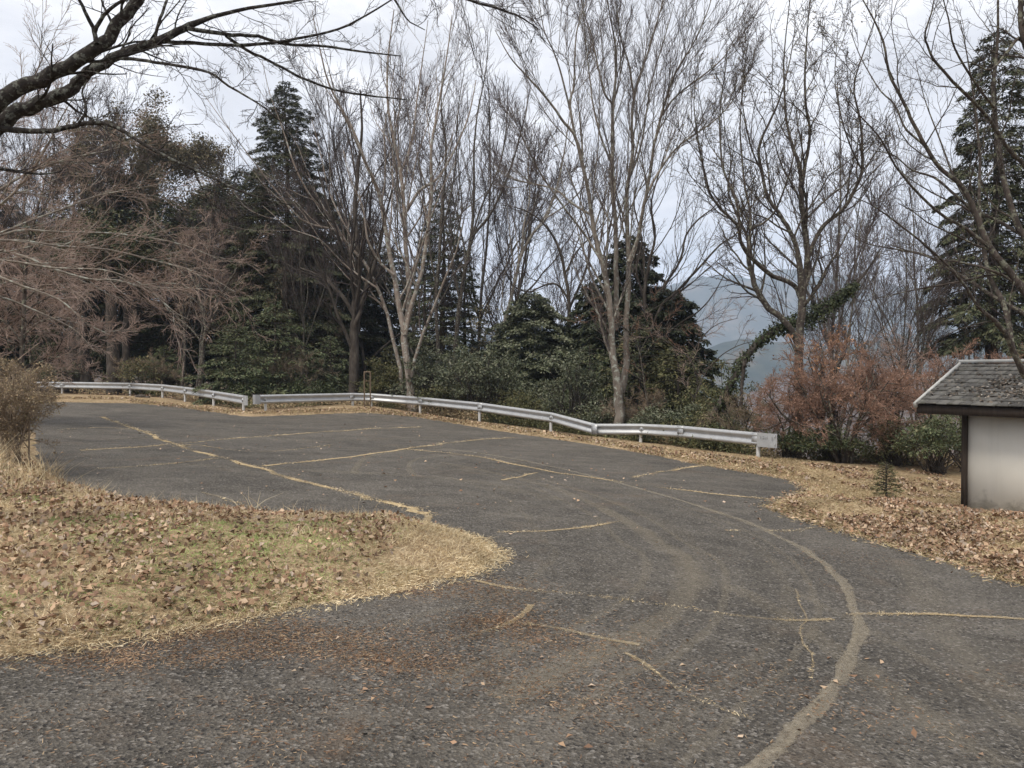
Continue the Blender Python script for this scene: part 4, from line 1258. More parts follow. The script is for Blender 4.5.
# --- tree D right, trunk beyond the frame
YD = 12.8
LD = [
    [(1120, 600, 15), (1105, 520, 14), (1085, 450, 13), (1062, 400, 11), (1045, 340, 8), (1030, 300, 6.5), (1012, 275, 5.5), (990, 248, 5), (975, 212, 4.2), (962, 187, 3.6), (941, 169, 3.2), (925.5, 146, 3), (912.5, 122, 2.7), (902, 99, 2.4), (889, 73, 2.1), (884, 44, 1.7), (873, 18, 1.3), (858, -8, .9)],
    [(1062, 402, 6), (1040, 385, 5.5), (1024, 374, 5, -.2), (1013, 350, 4.6, -.3), (1005, 333, 4, -.4), (992, 318, 3), (979, 308, 2.5, -.7), (965, 286, 2.3), (945, 263, 2, -1), (919, 240, 1.7), (893, 220, 1.4, -1.4), (872, 205, 1), (850, 196, .6, -1.6)],
    [(1013, 350, 4.2, -.3), (1009, 325, 4, -.1), (1002, 300, 3.8, .1), (990, 277, 3.2, .3), (984, 250, 3, .5), (980, 217, 2.7, .5), (979, 190, 2.4), (980, 160, 2.1, .8), (978, 135, 1.8), (974, 100, 1.4, 1), (968, 60, 1), (960, 20, .6)],
    [(1070, 420, 5), (1045, 335, 4), (1024, 314, 3.4, .4), (999, 300, 3, .7), (973, 283, 2.6, 1), (950, 269, 2.2, 1.3), (925, 255, 1.7), (900, 250, 1.3, 1.8), (872, 245, .8), (855, 238, .5)],
    [(1075, 430, 8), (1060, 300, 6.5, .8), (1040, 255, 5.5, 1), (1024, 236, 5, 1.2), (1016, 222, 4.8), (1009, 200, 4.5, 1.4), (1001, 169, 4.1), (996, 125, 3.5, 1.5), (993, 91, 3), (996, 60, 2.5), (998, 30, 2, 1.6), (998, -10, 1.5), (1002, -50, .8)],
    [(1060, 300, 4, .8), (1045, 200, 3.6, .2), (1024, 166, 3.2, 0), (1006, 146, 3, -.2), (991, 122, 2.8), (974, 102, 2.6, -.5), (959, 88, 2.4), (936, 62.5, 2, -.9), (928, 47, 1.7), (925, 34, 1.5), (931, 14, 1.2, -1.1), (936, -10, .8)],
    [(996, 110, 2, 1.5), (984, 95, 1.9, 1), (972, 78, 1.8, .8), (954, 47, 1.5, .4), (949, 21, 1.2), (942, -5, .8, 0)],
    [(925, 146, 1.8), (905, 128, 1.6, .4), (895, 105, 1.4, .7), (880, 90, 1.1), (862, 60, .8, 1.2), (850, 30, .5)],
    [(990, 248, 3), (965, 228, 2.6, -.4), (942, 215, 2.2, -.8), (915, 190, 1.9, -1), (895, 165, 1.6), (880, 138, 1.3, -1.4), (862, 118, 1), (845, 100, .6, -1.8)],
    [(1070, 250, 8, -.3), (1045, 90, 6), (1027, 50, 5), (1022, 30, 4.5, -.5), (1021, 5, 4), (1024, -40, 3)],
    [(1040, 75, 3, -.3), (1022, 38, 2.6), (1005, 55, 2.2, -.5), (990, 70, 1.6), (970, 62, 1.1, -.8), (955, 66, .6)],
    [(975, 212, 2.4), (955, 195, 2.1, .3), (935, 178, 1.8), (912, 170, 1.4, .6), (893, 155, 1), (870, 150, .6, .9)],
    [(1024, 236, 2.8, 1.2), (1000, 222, 2.4, 1.6), (975, 208, 2), (955, 180, 1.6, 2), (940, 140, 1.2), (925, 100, .8, 2.4), (915, 60, .4)],
]
limbs = [px_limb(YD, fill_r(l), .62) for l in LD]
bx, by = limbs[0][0][0][0], YD
UD = [dict(n=11, tlo=.3, thi=.99, ang=(22, 52), lf=.22, up=.09, wig=.15, K=7, rf=.42, rmin=.005, tshrink=.35),
      dict(n=6, tlo=.15, thi=1, ang=(25, 55), lf=.48, up=.05, wig=.15, K=5, rf=.6, rmin=.0035),
      dict(n=4, tlo=.15, thi=1, ang=(25, 60), lf=.5, up=.02, wig=.15, K=4, rf=.6, rmin=.0024, lmin=.12)]
bare_tree('bare_tree', 'bare lichen flecked tree at the right edge hanging its branches over the hut roof', 'tree', (bx, by, gz(bx, by)), limbs, UD, M['bark_brown'], M['twig_dark'], rng)
# --- tree E overhanging on the left
YE = 5.6
LE = [
    [(-260, 620, 40), (-240, 500, 34), (-200, 380, 28), (-130, 260, 20), (-60, 165, 13), (0, 103, 9), (40, 80, 8.5), (80, 60, 8), (101, 46, 7.6), (115, 28, 7), (130, 10, 6.6), (148, -15, 6), (175, -60, 5), (220, -100, 3.5)],
    [(-130, 262, 15, .1), (-60, 185, 12), (-10, 132, 10), (15, 113, 8.8, .2), (40, 103, 8), (64, 92, 7.3), (82, 78, 6.6), (104, 62, 6), (130, 51, 5.2, .3), (165, 38, 4.7), (186, 27, 4.2), (210, 18, 2.6, .4), (245, 9, 2), (290, 2, 1.6, .5), (350, -12, 1)],
    [(186, 28, 2.8, .3), (225, 34, 2.3, .5), (255, 36, 2), (285, 44, 1.8, .7), (320, 46, 1.5), (365, 52, 1.2, .9), (400, 56, .6)],
    [(150, 43, 2.4, .3), (180, 42, 2.2, .4), (230, 45, 2), (270, 43, 1.8, .6), (310, 36, 1.5), (342, 28, 1.3, .8), (375, 10, 1), (410, -12, .6)],
    [(226, 36, 1.9, .5), (250, 52, 1.8, .7), (272, 62, 1.6), (300, 77, 1.5, .9), (335, 90, 1.3), (372, 96, 1.1, 1.1), (410, 100, .6)],
    [(118, 58, 2.2, .2), (142, 60, 2, 0), (172, 65, 1.8), (208, 72, 1.6, -.2), (232, 88, 1.3), (262, 106, 1, -.4), (290, 130, .5)],
    [(154, 42, 2, .3), (158, 26, 1.8, .4), (165, 5, 1.6), (172, -20, 1.2, .5)],
    [(97, 44, 3), (94, 30, 2.6, -.1), (87, 16, 2.2), (78, -3, 1.8, -.2), (70, -25, 1.2)],
    [(95, 32, 2.4, -.1), (103, 16, 2.2), (118, 4, 1.9, -.2), (135, -8, 1.4)],
    [(-90, 210, 6, .2), (-30, 138, 4.6, .1), (0, 129, 4), (30, 131, 3.3), (58, 130, 3), (78, 125, 2.8), (100, 123, 2.6, 0), (118, 128, 2.3), (150, 148, 2), (180, 163, 1.8, -.1), (215, 179, 1.5), (245, 193, 1.1, -.2), (290, 205, .6)],
    [(193, 168, 1.3, -.1), (198, 180, 1.2), (206, 195, .9, -.15), (214, 210, .5)],
    [(78, 125, 1.6), (86, 110, 1.5, -.1), (82, 92, 1.2), (88, 80, .9)],
    [(175, -60, 4), (270, -70, 3.2, .2), (360, -50, 2.6, .3), (430, -15, 2), (470, 0, 1.7, .4), (506, 11, 1.4), (522, 18, 1.1), (540, 30, .5)],
    [(360, -50, 2), (380, -20, 1.6), (395, 0, 1.3, .4), (408, 20, .9), (425, 30, .5)],
]
limbs = [px_limb(YE, fill_r(l), .82) for l in LE]
bx, by = limbs[0][0][0][0], YE
UE = [dict(n=12, tlo=.2, thi=.99, ang=(25, 65), lf=.18, up=.02, wig=.17, K=7, rf=.26, rmin=.0028, tshrink=.3, lmin=.12),
      dict(n=6, tlo=.15, thi=1, ang=(25, 60), lf=.48, up=.03, wig=.18, K=5, rf=.6, rmin=.002, lmin=.06),
      dict(n=4, tlo=.15, thi=1, ang=(25, 65), lf=.5, up=.02, wig=.2, K=4, rf=.6, rmin=.0014, lmin=.05)]
bare_tree('bare_tree', 'nearest tree, thick lichen blotched limbs sweeping in from the upper left', 'tree', (bx, by, gz(bx, by)), limbs, UE, M['bark_lichen'], M['twig_dark'], rng, wig=.16, limb_sides=12)

# --- F: spreading twiggy tree on the left with long level branches
YF = 12.5
rng = np.random.default_rng(33)
LF = [[(-130, 470, 9), (-120, 400, 8), (-95, 330, 7), (-60, 285, 5.5), (-20, 262, 3.2), (0, 251, 2.4), (25, 257, 2.2, .3), (60, 271, 1.9), (90, 279, 1.7, .6), (120, 281, 1.5), (150, 292, 1.2, 1), (175, 312, .8), (190, 320, .4)],
      [(-60, 285, 3.5), (-20, 245, 2.4, .5), (20, 241, 2, .8), (60, 246, 1.8, 1.2), (110, 250, 1.5, 1.8), (160, 262, 1.1, 2), (205, 275, .7), (235, 292, .4)],
      [(-95, 330, 4), (-40, 230, 3, -.5), (0, 205, 2.3), (25, 180, 2, -.6), (45, 150, 1.6), (60, 120, 1, -.9), (75, 95, .5)],
      [(-95, 330, 4), (-50, 225, 3, .8), (0, 190, 2.2, 1), (30, 172, 1.8), (70, 158, 1.3, 1.6), (110, 150, .8), (140, 140, .4)],
      [(-80, 310, 3), (-30, 250, 2.2, 1.5), (20, 225, 1.8, 2), (60, 210, 1.5), (100, 195, 1.1, 3), (140, 188, .8), (175, 180, .4)],
      [(-60, 290, 3), (-20, 272, 2.2, -.8), (20, 285, 1.8), (60, 300, 1.3, -1), (85, 322, .9), (110, 335, .4)],
      [(-80, 310, 3), (-40, 260, 2.4, 2), (10, 232, 2, 2.6), (60, 232, 1.7, 3), (120, 234, 1.3, 3.6), (180, 244, .9, 4), (225, 262, .4)],
      [(-70, 300, 3), (-30, 290, 2.2, 1), (10, 300, 1.8, 1.4), (45, 315, 1.5), (75, 330, 1, 1.8), (95, 352, .5)],
      [(-95, 330, 3), (-60, 200, 2.6, 0), (-20, 150, 2, .5), (15, 110, 1.5, .8), (35, 75, 1), (50, 40, .5)],
      [(-70, 300, 3), (-30, 262, 2.2, -1.2), (15, 262, 1.8, -1.5), (55, 268, 1.5), (105, 270, 1.1, -1.8), (140, 283, .7), (165, 300, .3)]]
limbs = [px_limb(YF, fill_r(l), .6) for l in LF]
bx, by = limbs[0][0][0][0], YF
UF = [dict(n=13, tlo=.25, thi=.99, ang=(15, 42), lf=.24, up=.0, wig=.10, K=7, rf=.45, rmin=.005, tshrink=.3, flat=.4),
      dict(n=7, tlo=.15, thi=1, ang=(15, 45), lf=.5, up=.0, wig=.12, K=5, rf=.6, rmin=.0035),
      dict(n=5, tlo=.15, thi=1, ang=(15, 50), lf=.5, up=.0, wig=.12, K=4, rf=.6, rmin=.0026, lmin=.1)]
bare_tree('bare_tree', 'twiggy tree at the left edge with long level pinkish branches reaching over the lot', 'tree', (bx, by, gz(bx, by)), limbs, UF, M['bark_grey'], M['twig_pink'], rng)

# --- slender stem at x~25
Y1 = 16
LS = [[(24, 430, 3.2), (24, 395, 3), (22, 360, 2.8), (24, 320, 2.5), (25, 280, 2.2), (30, 240, 1.8), (36, 215, 1.3), (45, 180, .8), (50, 150, .4)],
      [(24, 335, 1.2), (40, 322, 1, -.4), (60, 318, .8), (85, 320, .5)], [(24, 345, 1.2), (8, 325, 1, .4), (-10, 312, .6)], [(25, 300, 1.2), (45, 285, 1, .5), (62, 292, .6), (70, 310, .3)],
      [(24, 372, 1.1), (45, 360, .9, -.3), (66, 355, .7), (80, 345, .3)], [(25, 270, 1.2), (5, 250, 1, .3), (-15, 230, .5)], [(24, 385, 1), (48, 378, .9, .4), (70, 372, .7), (95, 376, .3)]]
limbs = [px_limb(Y1, fill_r(l)) for l in LS]; bx, by = limbs[0][0][0][0], Y1
USm = [dict(n=10, tlo=.2, thi=1, ang=(30, 65), lf=.30, up=.03, wig=.13, K=6, rf=.5, rmin=.006, tshrink=.4), dict(n=7, tlo=.15, thi=1, ang=(25, 60), lf=.5, up=.0, wig=.13, K=5, rf=.6, rmin=.0045), dict(n=5, ang=(25, 60), lf=.5, up=0, wig=.13, K=4, rf=.6, rmin=.0032, lmin=.12)]
bare_tree('young_tree', 'slender reddish stemmed young tree behind the dry bush at the left edge', 'tree', (bx, by, gz(bx, by)), limbs, USm, M['bark_brown'], M['twig_pink'], rng)

# --- H: forked pale trunk at x~202
YH = RY(202) + 1.0
LH = [[(202, 400, 3.6), (201, 385, 3.3), (202, 365, 3), (204, 345, 2.8), (206, 328, 2.6), (203, 310, 2.2), (198, 290, 1.8), (203, 268, 1.5), (208, 245, 1.2), (212, 215, .8), (215, 190, .4)],
      [(206, 330, 2), (213, 318, 1.9, -.3), (218, 305, 1.6), (224, 290, 1.3, -.6), (236, 270, 1), (246, 245, .5, -.9)],
      [(198, 290, 1.5), (188, 270, 1.3, -.5), (180, 248, 1), (165, 232, .7, -1), (150, 220, .4)],
      [(204, 345, 1.2), (192, 330, 1, .5), (178, 318, .8), (160, 300, .5, .9)],
      [(203, 310, 1.2), (190, 296, 1, .9), (172, 290, .8, 1.4), (150, 276, .4)]]
limbs = [px_limb(YH, fill_r(l)) for l in LH]; bx, by = limbs[0][0][0][0], YH
UH = [dict(n=9, tlo=.25, thi=.99, ang=(25, 55), lf=.34, up=.03, wig=.15, K=6, rf=.5, rmin=.011, tshrink=.3), dict(n=7, ang=(25, 55), lf=.5, up=.02, wig=.15, K=5, rf=.6, rmin=.008), dict(n=6, ang=(25, 60), lf=.5, up=0, wig=.15, K=4, rf=.6, rmin=.006, lmin=.25)]
bare_tree('bare_tree', 'forked brown barked tree just behind the left guardrail before the dark wood', 'tree', (bx, by, gz(bx, by)), limbs, UH, M['bark_brown'], M['twig_pink'], rng, 'bare trees behind the guardrail')
YH2 = RY(182) + 3
LH2 = [[(182, 400, 2.2), (183, 375, 2), (185, 350, 1.8), (184, 325, 1.5), (178, 305, 1.2), (172, 285, 1), (176, 262, .6)], [(184, 328, 1.2), (190, 310, 1, .5), (192, 290, .7), (197, 270, .4)]]
limbs = [px_limb(YH2, fill_r(l)) for l in LH2]; bx, by = limbs[0][0][0][0], YH2
bare_tree('bare_tree', 'thin crooked tree half hidden left of the forked brown tree', 'tree', (bx, by, gz(bx, by)), limbs, UH, M['bark_brown'], M['twig_tan'], rng, 'bare trees behind the guardrail')

# --- I: dark trunk at x~355
YI = RY(353) + 2.2
LI = [[(353, 412, 7), (354, 380, 6.5), (354, 350, 6), (355, 320, 5.5), (356, 300, 5), (357, 275, 4), (358, 245, 3.3), (355, 210, 2.8), (358, 170, 2.2), (362, 130, 1.6), (360, 90, 1)],
      [(355, 325, 3), (362, 305, 2.8, -.4), (369, 280, 2.4), (378, 255, 2, -.8), (384, 225, 1.6), (392, 190, 1)],
      [(355, 318, 3), (345, 300, 2.6, .4), (332, 285, 2.2), (318, 275, 1.8, 1), (300, 268, 1.2)],
      [(357, 280, 2.4), (346, 260, 2.2, -.6), (338, 235, 1.9), (328, 205, 1.4, -1), (318, 170, .8)]]
limbs = [px_limb(YI, fill_r(l)) for l in LI]; bx, by = limbs[0][0][0][0], YI
bare_tree('bare_tree', 'thick dark trunked tree behind the rail left of the forked pale tree', 'tree', (bx, by, gz(bx, by)), limbs, UPL(.8), M['bark_dark'], M['twig_dark'], rng, 'bare trees behind the guardrail')

# --- mid background traced bare trees
def simple_tr(Y0, L, label, bark, twig, lv, group='bare trees down the slope'):
    limbs = [px_limb(Y0, fill_r(l), .65) for l in L]; bx, by = limbs[0][0][0][0], Y0
    z = gz(bx, by)
    # run the stem down to the ground
    P, R = limbs[0]
    if P[0][2] > z:
        P = np.vstack([[P[0][0] + .0, by, z - .2], P]); R = np.concatenate([[R[0] * 1.15], R]); limbs[0] = (P, R)
    return bare_tree('bare_tree', label, 'tree', (P[0][0], by, z), limbs, lv, bark, twig, rng, group)
UM = [dict(n=10, tlo=.2, thi=.98, ang=(16, 42), lf=.32, up=.10, wig=.1, K=7, rf=.42, rmin=.011, tshrink=.4),
      dict(n=6, ang=(18, 42), lf=.5, up=.07, wig=.1, K=5, rf=.6, rmin=.008), dict(n=6, ang=(18, 45), lf=.5, up=.05, wig=.1, K=4, rf=.6, rmin=.006, lmin=.35)]
simple_tr(43, [[(438, 350, 3), (436, 300, 2.7), (440, 250, 2.4), (443, 200, 2), (446, 150, 1.5), (441, 100, .9), (445, 50, .4)],
               [(437, 290, 1.6), (430, 250, 1.4, 1), (426, 210, 1.1), (418, 160, .8, 2), (412, 110, .4)],
               [(441, 235, 1.6), (450, 200, 1.4, -1), (456, 160, 1.1), (458, 110, .8, -1.5), (466, 60, .4)]], 'straight brown stemmed bare tree just right of the forked pale tree', M['bark_brown'], M['twig_grey'], UM)
simple_tr(42, [[(455, 360, 3.6), (459, 310, 3.4), (465, 270, 3), (471, 238, 2.6), (474, 200, 2), (474, 150, 1.5), (478, 110, 1.1), (486, 70, .7), (488, 30, .3)],
               [(471, 238, 2.2), (486, 220, 2, -.5), (495, 206, 1.8), (504, 186, 1.6, -1), (514, 158, 1.3), (524, 120, .9, -1.6), (532, 80, .4)],
               [(460, 300, 1.6), (452, 260, 1.5, 1), (462, 210, 1.2), (458, 160, .8, 1.8), (464, 110, .4)],
               [(468, 250, 1.6, 0), (482, 205, 1.4, .8), (498, 170, 1.2), (506, 130, .9, 1.4), (508, 85, .4)]], 'bare tree with a right hand fork between the pale forked tree and the leaning one', M['bark_brown'], M['twig_grey'], UM)
simple_tr(44, [[(498, 350, 3), (506, 318, 2.7), (513, 290, 2.5), (521, 256, 2.3), (534, 232, 2), (546, 218, 1.8), (559, 179, 1.4), (566, 140, 1), (572, 95, .5)],
               [(521, 256, 1.5), (524, 225, 1.3, 1), (530, 195, 1.1), (528, 160, .8, 2), (536, 120, .4)],
               [(546, 218, 1.3), (566, 205, 1.1, -1), (585, 185, .9), (600, 155, .5, -2)]], 'bare tree leaning right against the bright sky in the middle gap', M['bark_grey'], M['twig_grey'], UM)
simple_tr(38, [[(570, 380, 3.6), (569, 343, 3.2), (569, 300, 2.8), (565, 274, 2.4), (559, 248, 2.1), (548, 229, 1.7), (535, 216, 1.3), (518, 208, .9), (500, 205, .5)],
               [(569, 310, 2), (580, 285, 1.9, .6), (588, 262, 1.7), (590, 240, 1.5, 1.2), (580, 210, 1.2), (584, 175, .8, 1.8), (590, 140, .4)],
               [(569, 300, 1.8), (558, 285, 1.6, -.6), (545, 285, 1.4), (528, 292, 1, -1.2), (512, 285, .5)],
               [(565, 274, 1.5), (578, 250, 1.3, 1), (596, 232, 1.1), (607, 215, .8, 1.8), (615, 190, .4)]], 'crooked dark bare tree left of the tall vase shaped tree', M['bark_dark'], M['twig_dark'], UM)
simple_tr(28, [[(676, 440, 1.6), (690, 410, 1.4), (698, 385, 1.3), (690, 360, 1.2), (672, 345, 1), (655, 335, .8), (640, 322, .5)],
               [(698, 390, 1), (706, 372, .9, -.5), (722, 355, .8), (740, 345, .6, -1), (760, 340, .3)],
               [(690, 360, .9), (700, 340, .8, .5), (716, 325, .6), (738, 318, .3)]], 'small arching bare sapling in front of the mountain gap', M['bark_dark'], M['twig_pink'],
          [dict(n=9, tlo=.2, ang=(25, 60), lf=.35, up=.03, wig=.13, K=6, rf=.5, rmin=.008), dict(n=6, ang=(25, 60), lf=.5, up=.0, wig=.13, K=5, rf=.6, rmin=.006), dict(n=5, ang=(25, 60), lf=.5, up=0, wig=.13, K=4, rf=.6, rmin=.005, lmin=.2)], None)
simple_tr(28.5, [[(652, 430, 1.2), (645, 390, 1.1), (640, 355, 1), (632, 335, .8), (615, 322, .7), (600, 318, .6), (585, 322, .3)],
               [(640, 352, .8), (650, 335, .7, .4), (668, 328, .6), (690, 335, .3)],
               [(632, 335, .7), (640, 318, .6, .5), (655, 308, .5), (668, 300, .3)]], 'thin sapling with coral red twigs crossing the double trunk', M['bark_brown'], M['twig_red'],
          [dict(n=9, tlo=.1, ang=(25, 60), lf=.35, up=.03, wig=.13, K=6, rf=.6, rmin=.007), dict(n=6, ang=(25, 60), lf=.5, up=.0, wig=.13, K=5, rf=.6, rmin=.006), dict(n=5, ang=(25, 60), lf=.5, up=0, wig=.13, K=4, rf=.6, rmin=.005, lmin=.15)], None)


# --- procedural prototypes for more background bare trees
def proto_limbs(h, r, rng, nf=5, spread=.35, crook=.1):
    out = []
    th = h * rng.uniform(.25, .38)
    S = np.array([[0, 0, -.4]]); P, R = grow(S, np.array([[rng.normal() * .06, rng.normal() * .06, 1.0]]), np.array([h * .95]), np.array([r]), np.array([r * .12]), 14, crook * .5, .05, rng)
    out.append((P[0], R[0]))
    for k in range(nf):
        t = rng.uniform(.25, .6); i = int(t * 13)
        s = P[0][i]; az = k * 2.4 + rng.random(); d = np.array([[math.cos(az) * spread * 2, math.sin(az) * spread * 2, 1.0]])
        p2, r2 = grow(s[None], d, np.array([h * rng.uniform(.45, .65) * (1.1 - t * .6)]), np.array([R[0][i] * .7]), np.array([r * .1]), 12, crook, .07, rng)
        out.append((p2[0], r2[0]))
    return out


protos = []
rng = np.random.default_rng(55)
UPp = [dict(n=10, tlo=.25, thi=.98, ang=(18, 45), lf=.36, up=.09, wig=.12, K=6, rf=.40, rmin=.010, tshrink=.4), dict(n=8, ang=(18, 45), lf=.5, up=.07, wig=.12, K=5, rf=.6, rmin=.008), dict(n=5, ang=(20, 48), lf=.5, up=.05, wig=.12, K=4, rf=.6, rmin=.0062, lmin=.4)]
BGL = [
    # px, top py, Y, proto, label
    (330, 110, 46, 0, 'tall grey bare tree behind the pointed dark conifer on its right side'),
    (370, 60, 48, 2, 'slim bare tree behind the forked pale tree, left of its crown'),
    (425, 70, 50, 1, 'bare tree behind the pale forked tree, right of its crown'),
    (500, 90, 50, 2, 'fine twigged bare tree between the forked pale tree and the vase shaped tree'),
    (540, 190, 54, 0, 'low bare tree in the sky gap left of the vase shaped tree'),
    (835, 190, 34, 1, 'bare tree right behind the dark many limbed tree'),
    (893, 205, 30, 0, 'bare tree above the middle of the red shrubs'),
    (915, 150, 34, 1, 'bare tree in front of the tall conifer, left side'),
    (985, 210, 30, 1, 'bare tree behind the hut ridge'),
    (1015, 160, 33, 2, 'bare tree behind the hut at the right edge'),
    (20, 150, 40, 1, 'bare tree at the far left behind the level branches'),
    (60, 60, 44, 2, 'tall bare tree behind the wood at the far left'),
    (240, 150, 45, 2, 'fine grey bare tree veiling the gap between the green dome and the pointed conifer'),
    (300, 190, 42, 0, 'fine bare tree in front of the pointed conifer'),
    (195, 190, 47, 1, 'fine bare tree in front of the green dome'),
    (470, 40, 55, 0, 'tall faint bare tree behind the right hand forked tree'),
    (820, 60, 46, 0, 'tall faint bare tree right of the dark many limbed tree'),
    (30, 60, 50, 0, 'tall fine bare tree behind the broad pinkish tree at the far left'),
    (1040, 60, 40, 0, 'tall bare tree beyond the right edge behind the hut'),
]
for k in range(3):
    limbs = proto_limbs(14, .10, rng, 6, .3 + .08 * k, .1 + .03 * k)
    px, py, Yd, pi, lab = [b_ for b_ in BGL if b_[3] == k][0]
    root = bare_tree('bare_tree', lab, 'tree', (0, 0, 0), limbs, UPp, [M['bark_brown'], M['bark_grey'], M['bark_dark']][k], [M['twig_grey'], M['twig_grey'], M['twig_dark']][k], rng, 'bare trees in the background')
    protos.append(root)
seen = set()
for (px, py, Yd, pi, lab) in BGL:
    Yd = max(Yd, RY(px) + 3) if px < 780 else Yd
    tp = at(px, py, Yd); z = gz(tp[0], Yd); s = (tp[2] - z) / 13.5
    if pi not in seen:
        seen.add(pi); r = protos[pi]; r.location = (tp[0], Yd, z); r.scale = (s * .75, s * .75, s); r.rotation_euler = (0, 0, rng.random() * 6)
    else:
        dup(protos[pi], (tp[0], Yd, z), rng.random() * 6, (s * .75, s * .75, s), lab)


# --- domed twig-dense trees (pinkish / tan mass on the left)
def dome_tree(label, px, top_py, Yd, wid, twig, seed, leaves=None, group=None, dens=1.0, name='twiggy_tree', rmin=.010, start=.3, nbr=20):
    rng = np.random.default_rng(seed)
    tp = at(px, top_py, Yd); z = gz(tp[0], Yd); H = tp[2] - z
    base = np.array([tp[0], Yd, z])
    limbs = []
    P, R = grow(np.array([[tp[0], Yd, z - .3]]), np.array([[0, 0, 1.0]]), np.array([H * .9]), np.array([.20]), np.array([.03]), 14, .05, .05, rng)
    limbs.append((P[0], R[0]))
    nb = nbr
    for k in range(nb):
        t = start + (.93 - start) * k / nb; i = int(t * 13); az = k * 2.4 + rng.random() * .5
        L = wid * .5 * math.sqrt(max(.08, 1 - ((t - start - .12) / (.88 - start)) ** 2)) * rng.uniform(.85, 1.15)
        d = np.array([[math.cos(az), math.sin(az), .25 + .5 * t]])
        p2, r2 = grow(P[0][i][None], d, np.array([L]), np.array([R[0][i] * .5]), np.array([.012]), 10, .10, .03, rng, .06)
        limbs.append((p2[0], r2[0]))
    lv = [dict(n=9, tlo=.2, thi=1, ang=(22, 55), lf=.42, up=.03, wig=.14, K=6, rf=.55, rmin=rmin * 1.3, tshrink=.5, grav=.05), dict(n=7, ang=(20, 55), lf=.5, up=.0, wig=.13, K=5, rf=.6, rmin=rmin), dict(n=6, ang=(20, 55), lf=.52, up=0, wig=.13, K=4, rf=.6, rmin=rmin * .72, lmin=.3)]
    return bare_tree(name, label, 'tree', base, limbs, lv, M['bark_dark'], twig, rng, group, leaves=leaves)


dome_tree('broad pinkish twigged tree at the far left above the rail', 5, 75, 56, 15, M['twig_pink'], 101, group='twiggy trees on the left', start=.36)
dome_tree('broad dense pinkish brown tree between the left edge and the pointed conifer', 88, 118, 56, 16, M['twig_pink'], 102, group='twiggy trees on the left', start=.40)
dome_tree('leafy dull green domed tree just left of the pointed conifer', 150, 104, 60, 16.5, M['twig_tan'], 103, leaves=dict(n=90000, s=.20, mat=M['tan_green'], sp=.3), group='twiggy trees on the left', start=.3, nbr=30)
dome_tree('lower pinkish twigged tree in front of the dull green dome', 178, 205, 48, 9.5, M['twig_pink'], 104, group='twiggy trees on the left', start=.42)
dome_tree('small brown twigged tree below the pointed conifer', 285, 225, 47, 9.5, M['twig_tan'], 105, leaves=dict(n=9000, s=.12, mat=M['cedar'], sp=.15), group='twiggy trees on the left', start=.3)
dome_tree('pinkish low twigged tree at the far left under the level branches', -25, 205, 21, 7.0, M['twig_pink'], 106, group='twiggy trees on the left', start=.3, rmin=.007)


# ---------------------------------------------------------------- conifers
def conifer_geo(h, rmax, rng, nb=150, start=.12, dens=1.0, size=.26, droop=.35, prof=.85, fat=1.0):
    gt = Geo(); gf = Geo()
    zz = np.linspace(-.5, h, 14)
    P = np.stack([.04 * h * .1 * np.sin(zz * .6), .0 * zz, zz], 1); R = .018 * h * (1 - np.linspace(0, 1, 14)) + .012
    tubes(gt, P[None], R[None], 9)
    t = start + (1 - start) * (np.arange(nb) + rng.random(nb)) / nb
    t = t ** .92
    az = np.arange(nb) * 2.39996 + rng.random(nb) * .8
    L = rmax * np.minimum((1 - t) ** prof * 1.12 + .03, .55 + 1.6 * (t - start + .15)) * rng.uniform(.7, 1.12, nb)
    S = np.stack([0 * t, 0 * t, t * h], 1)
    up0 = .35 * t + .05
    D = np.stack([np.cos(az), np.sin(az), up0 - droop * .4], 1)
    BP, BR = grow(S, D, L, np.maximum(.008 * h * (1 - t) * .5, .012), np.full(nb, .006), 7, .05, 0, rng, droop * .5)
    tubes(gt, BP, BR, 4)
    # sprays
    cnt = np.maximum((L * 105 * dens).astype(int), int(12 + 26 * (dens > 1.4)))
    bi = np.repeat(np.arange(nb), cnt); n = len(bi)
    u = (rng.random(n) ** .75) * .93 + .07
    f = u * 6 * .9999; i = f.astype(int); fr = (f - i)[:, None]
    p = BP[bi, i] * (1 - fr) + BP[bi, i + 1] * fr
    T = norm(BP[bi, i + 1] - BP[bi, i])
    side = norm(np.cross(T, [0, 0, 1.0])) * np.sign(rng.normal(size=n))[:, None]
    wl_ = (.42 * L[bi] * (1.05 - u) + .05)
    off = rng.random(n) ** .8 * wl_
    p = p + side * off[:, None] + T * (off * .5)[:, None] + np.array([0, 0, -1.0]) * (off * droop * .55 + rng.random(n) * .10)[:, None] + rng.normal(size=(n, 3)) * .03
    d = norm(T * .8 + side * .6 + rng.normal(size=(n, 3)) * .3 + np.array([0, 0, -droop * .6]))
    Nn = norm(rng.normal(size=(n, 3)) * .45 + [0, 0, 1])
    Ls = size * rng.uniform(.5, 1.25, n) * (0.6 + .4 * (1 - t[bi]))
    kites(gf, p, d, Nn, Ls, Ls * rng.uniform(.22, .38, n) * fat, .15)
    return gt, gf


def make_conifer(name, label, px, top_py, Yd, wid, mat, seed, group=None, bark=None, **kw):
    rng = np.random.default_rng(seed)
    tp = at(px, top_py, Yd); z = gz(tp[0], Yd); H = tp[2] - z
    root = thing(name, label, 'tree', (tp[0], Yd, z), group)
    gt, gf = conifer_geo(H, wid / 2, rng, **kw)
    obj('trunk', gt, bark or M['bark_dark'], root, True); obj('foliage', gf, mat, root)
    return root, H


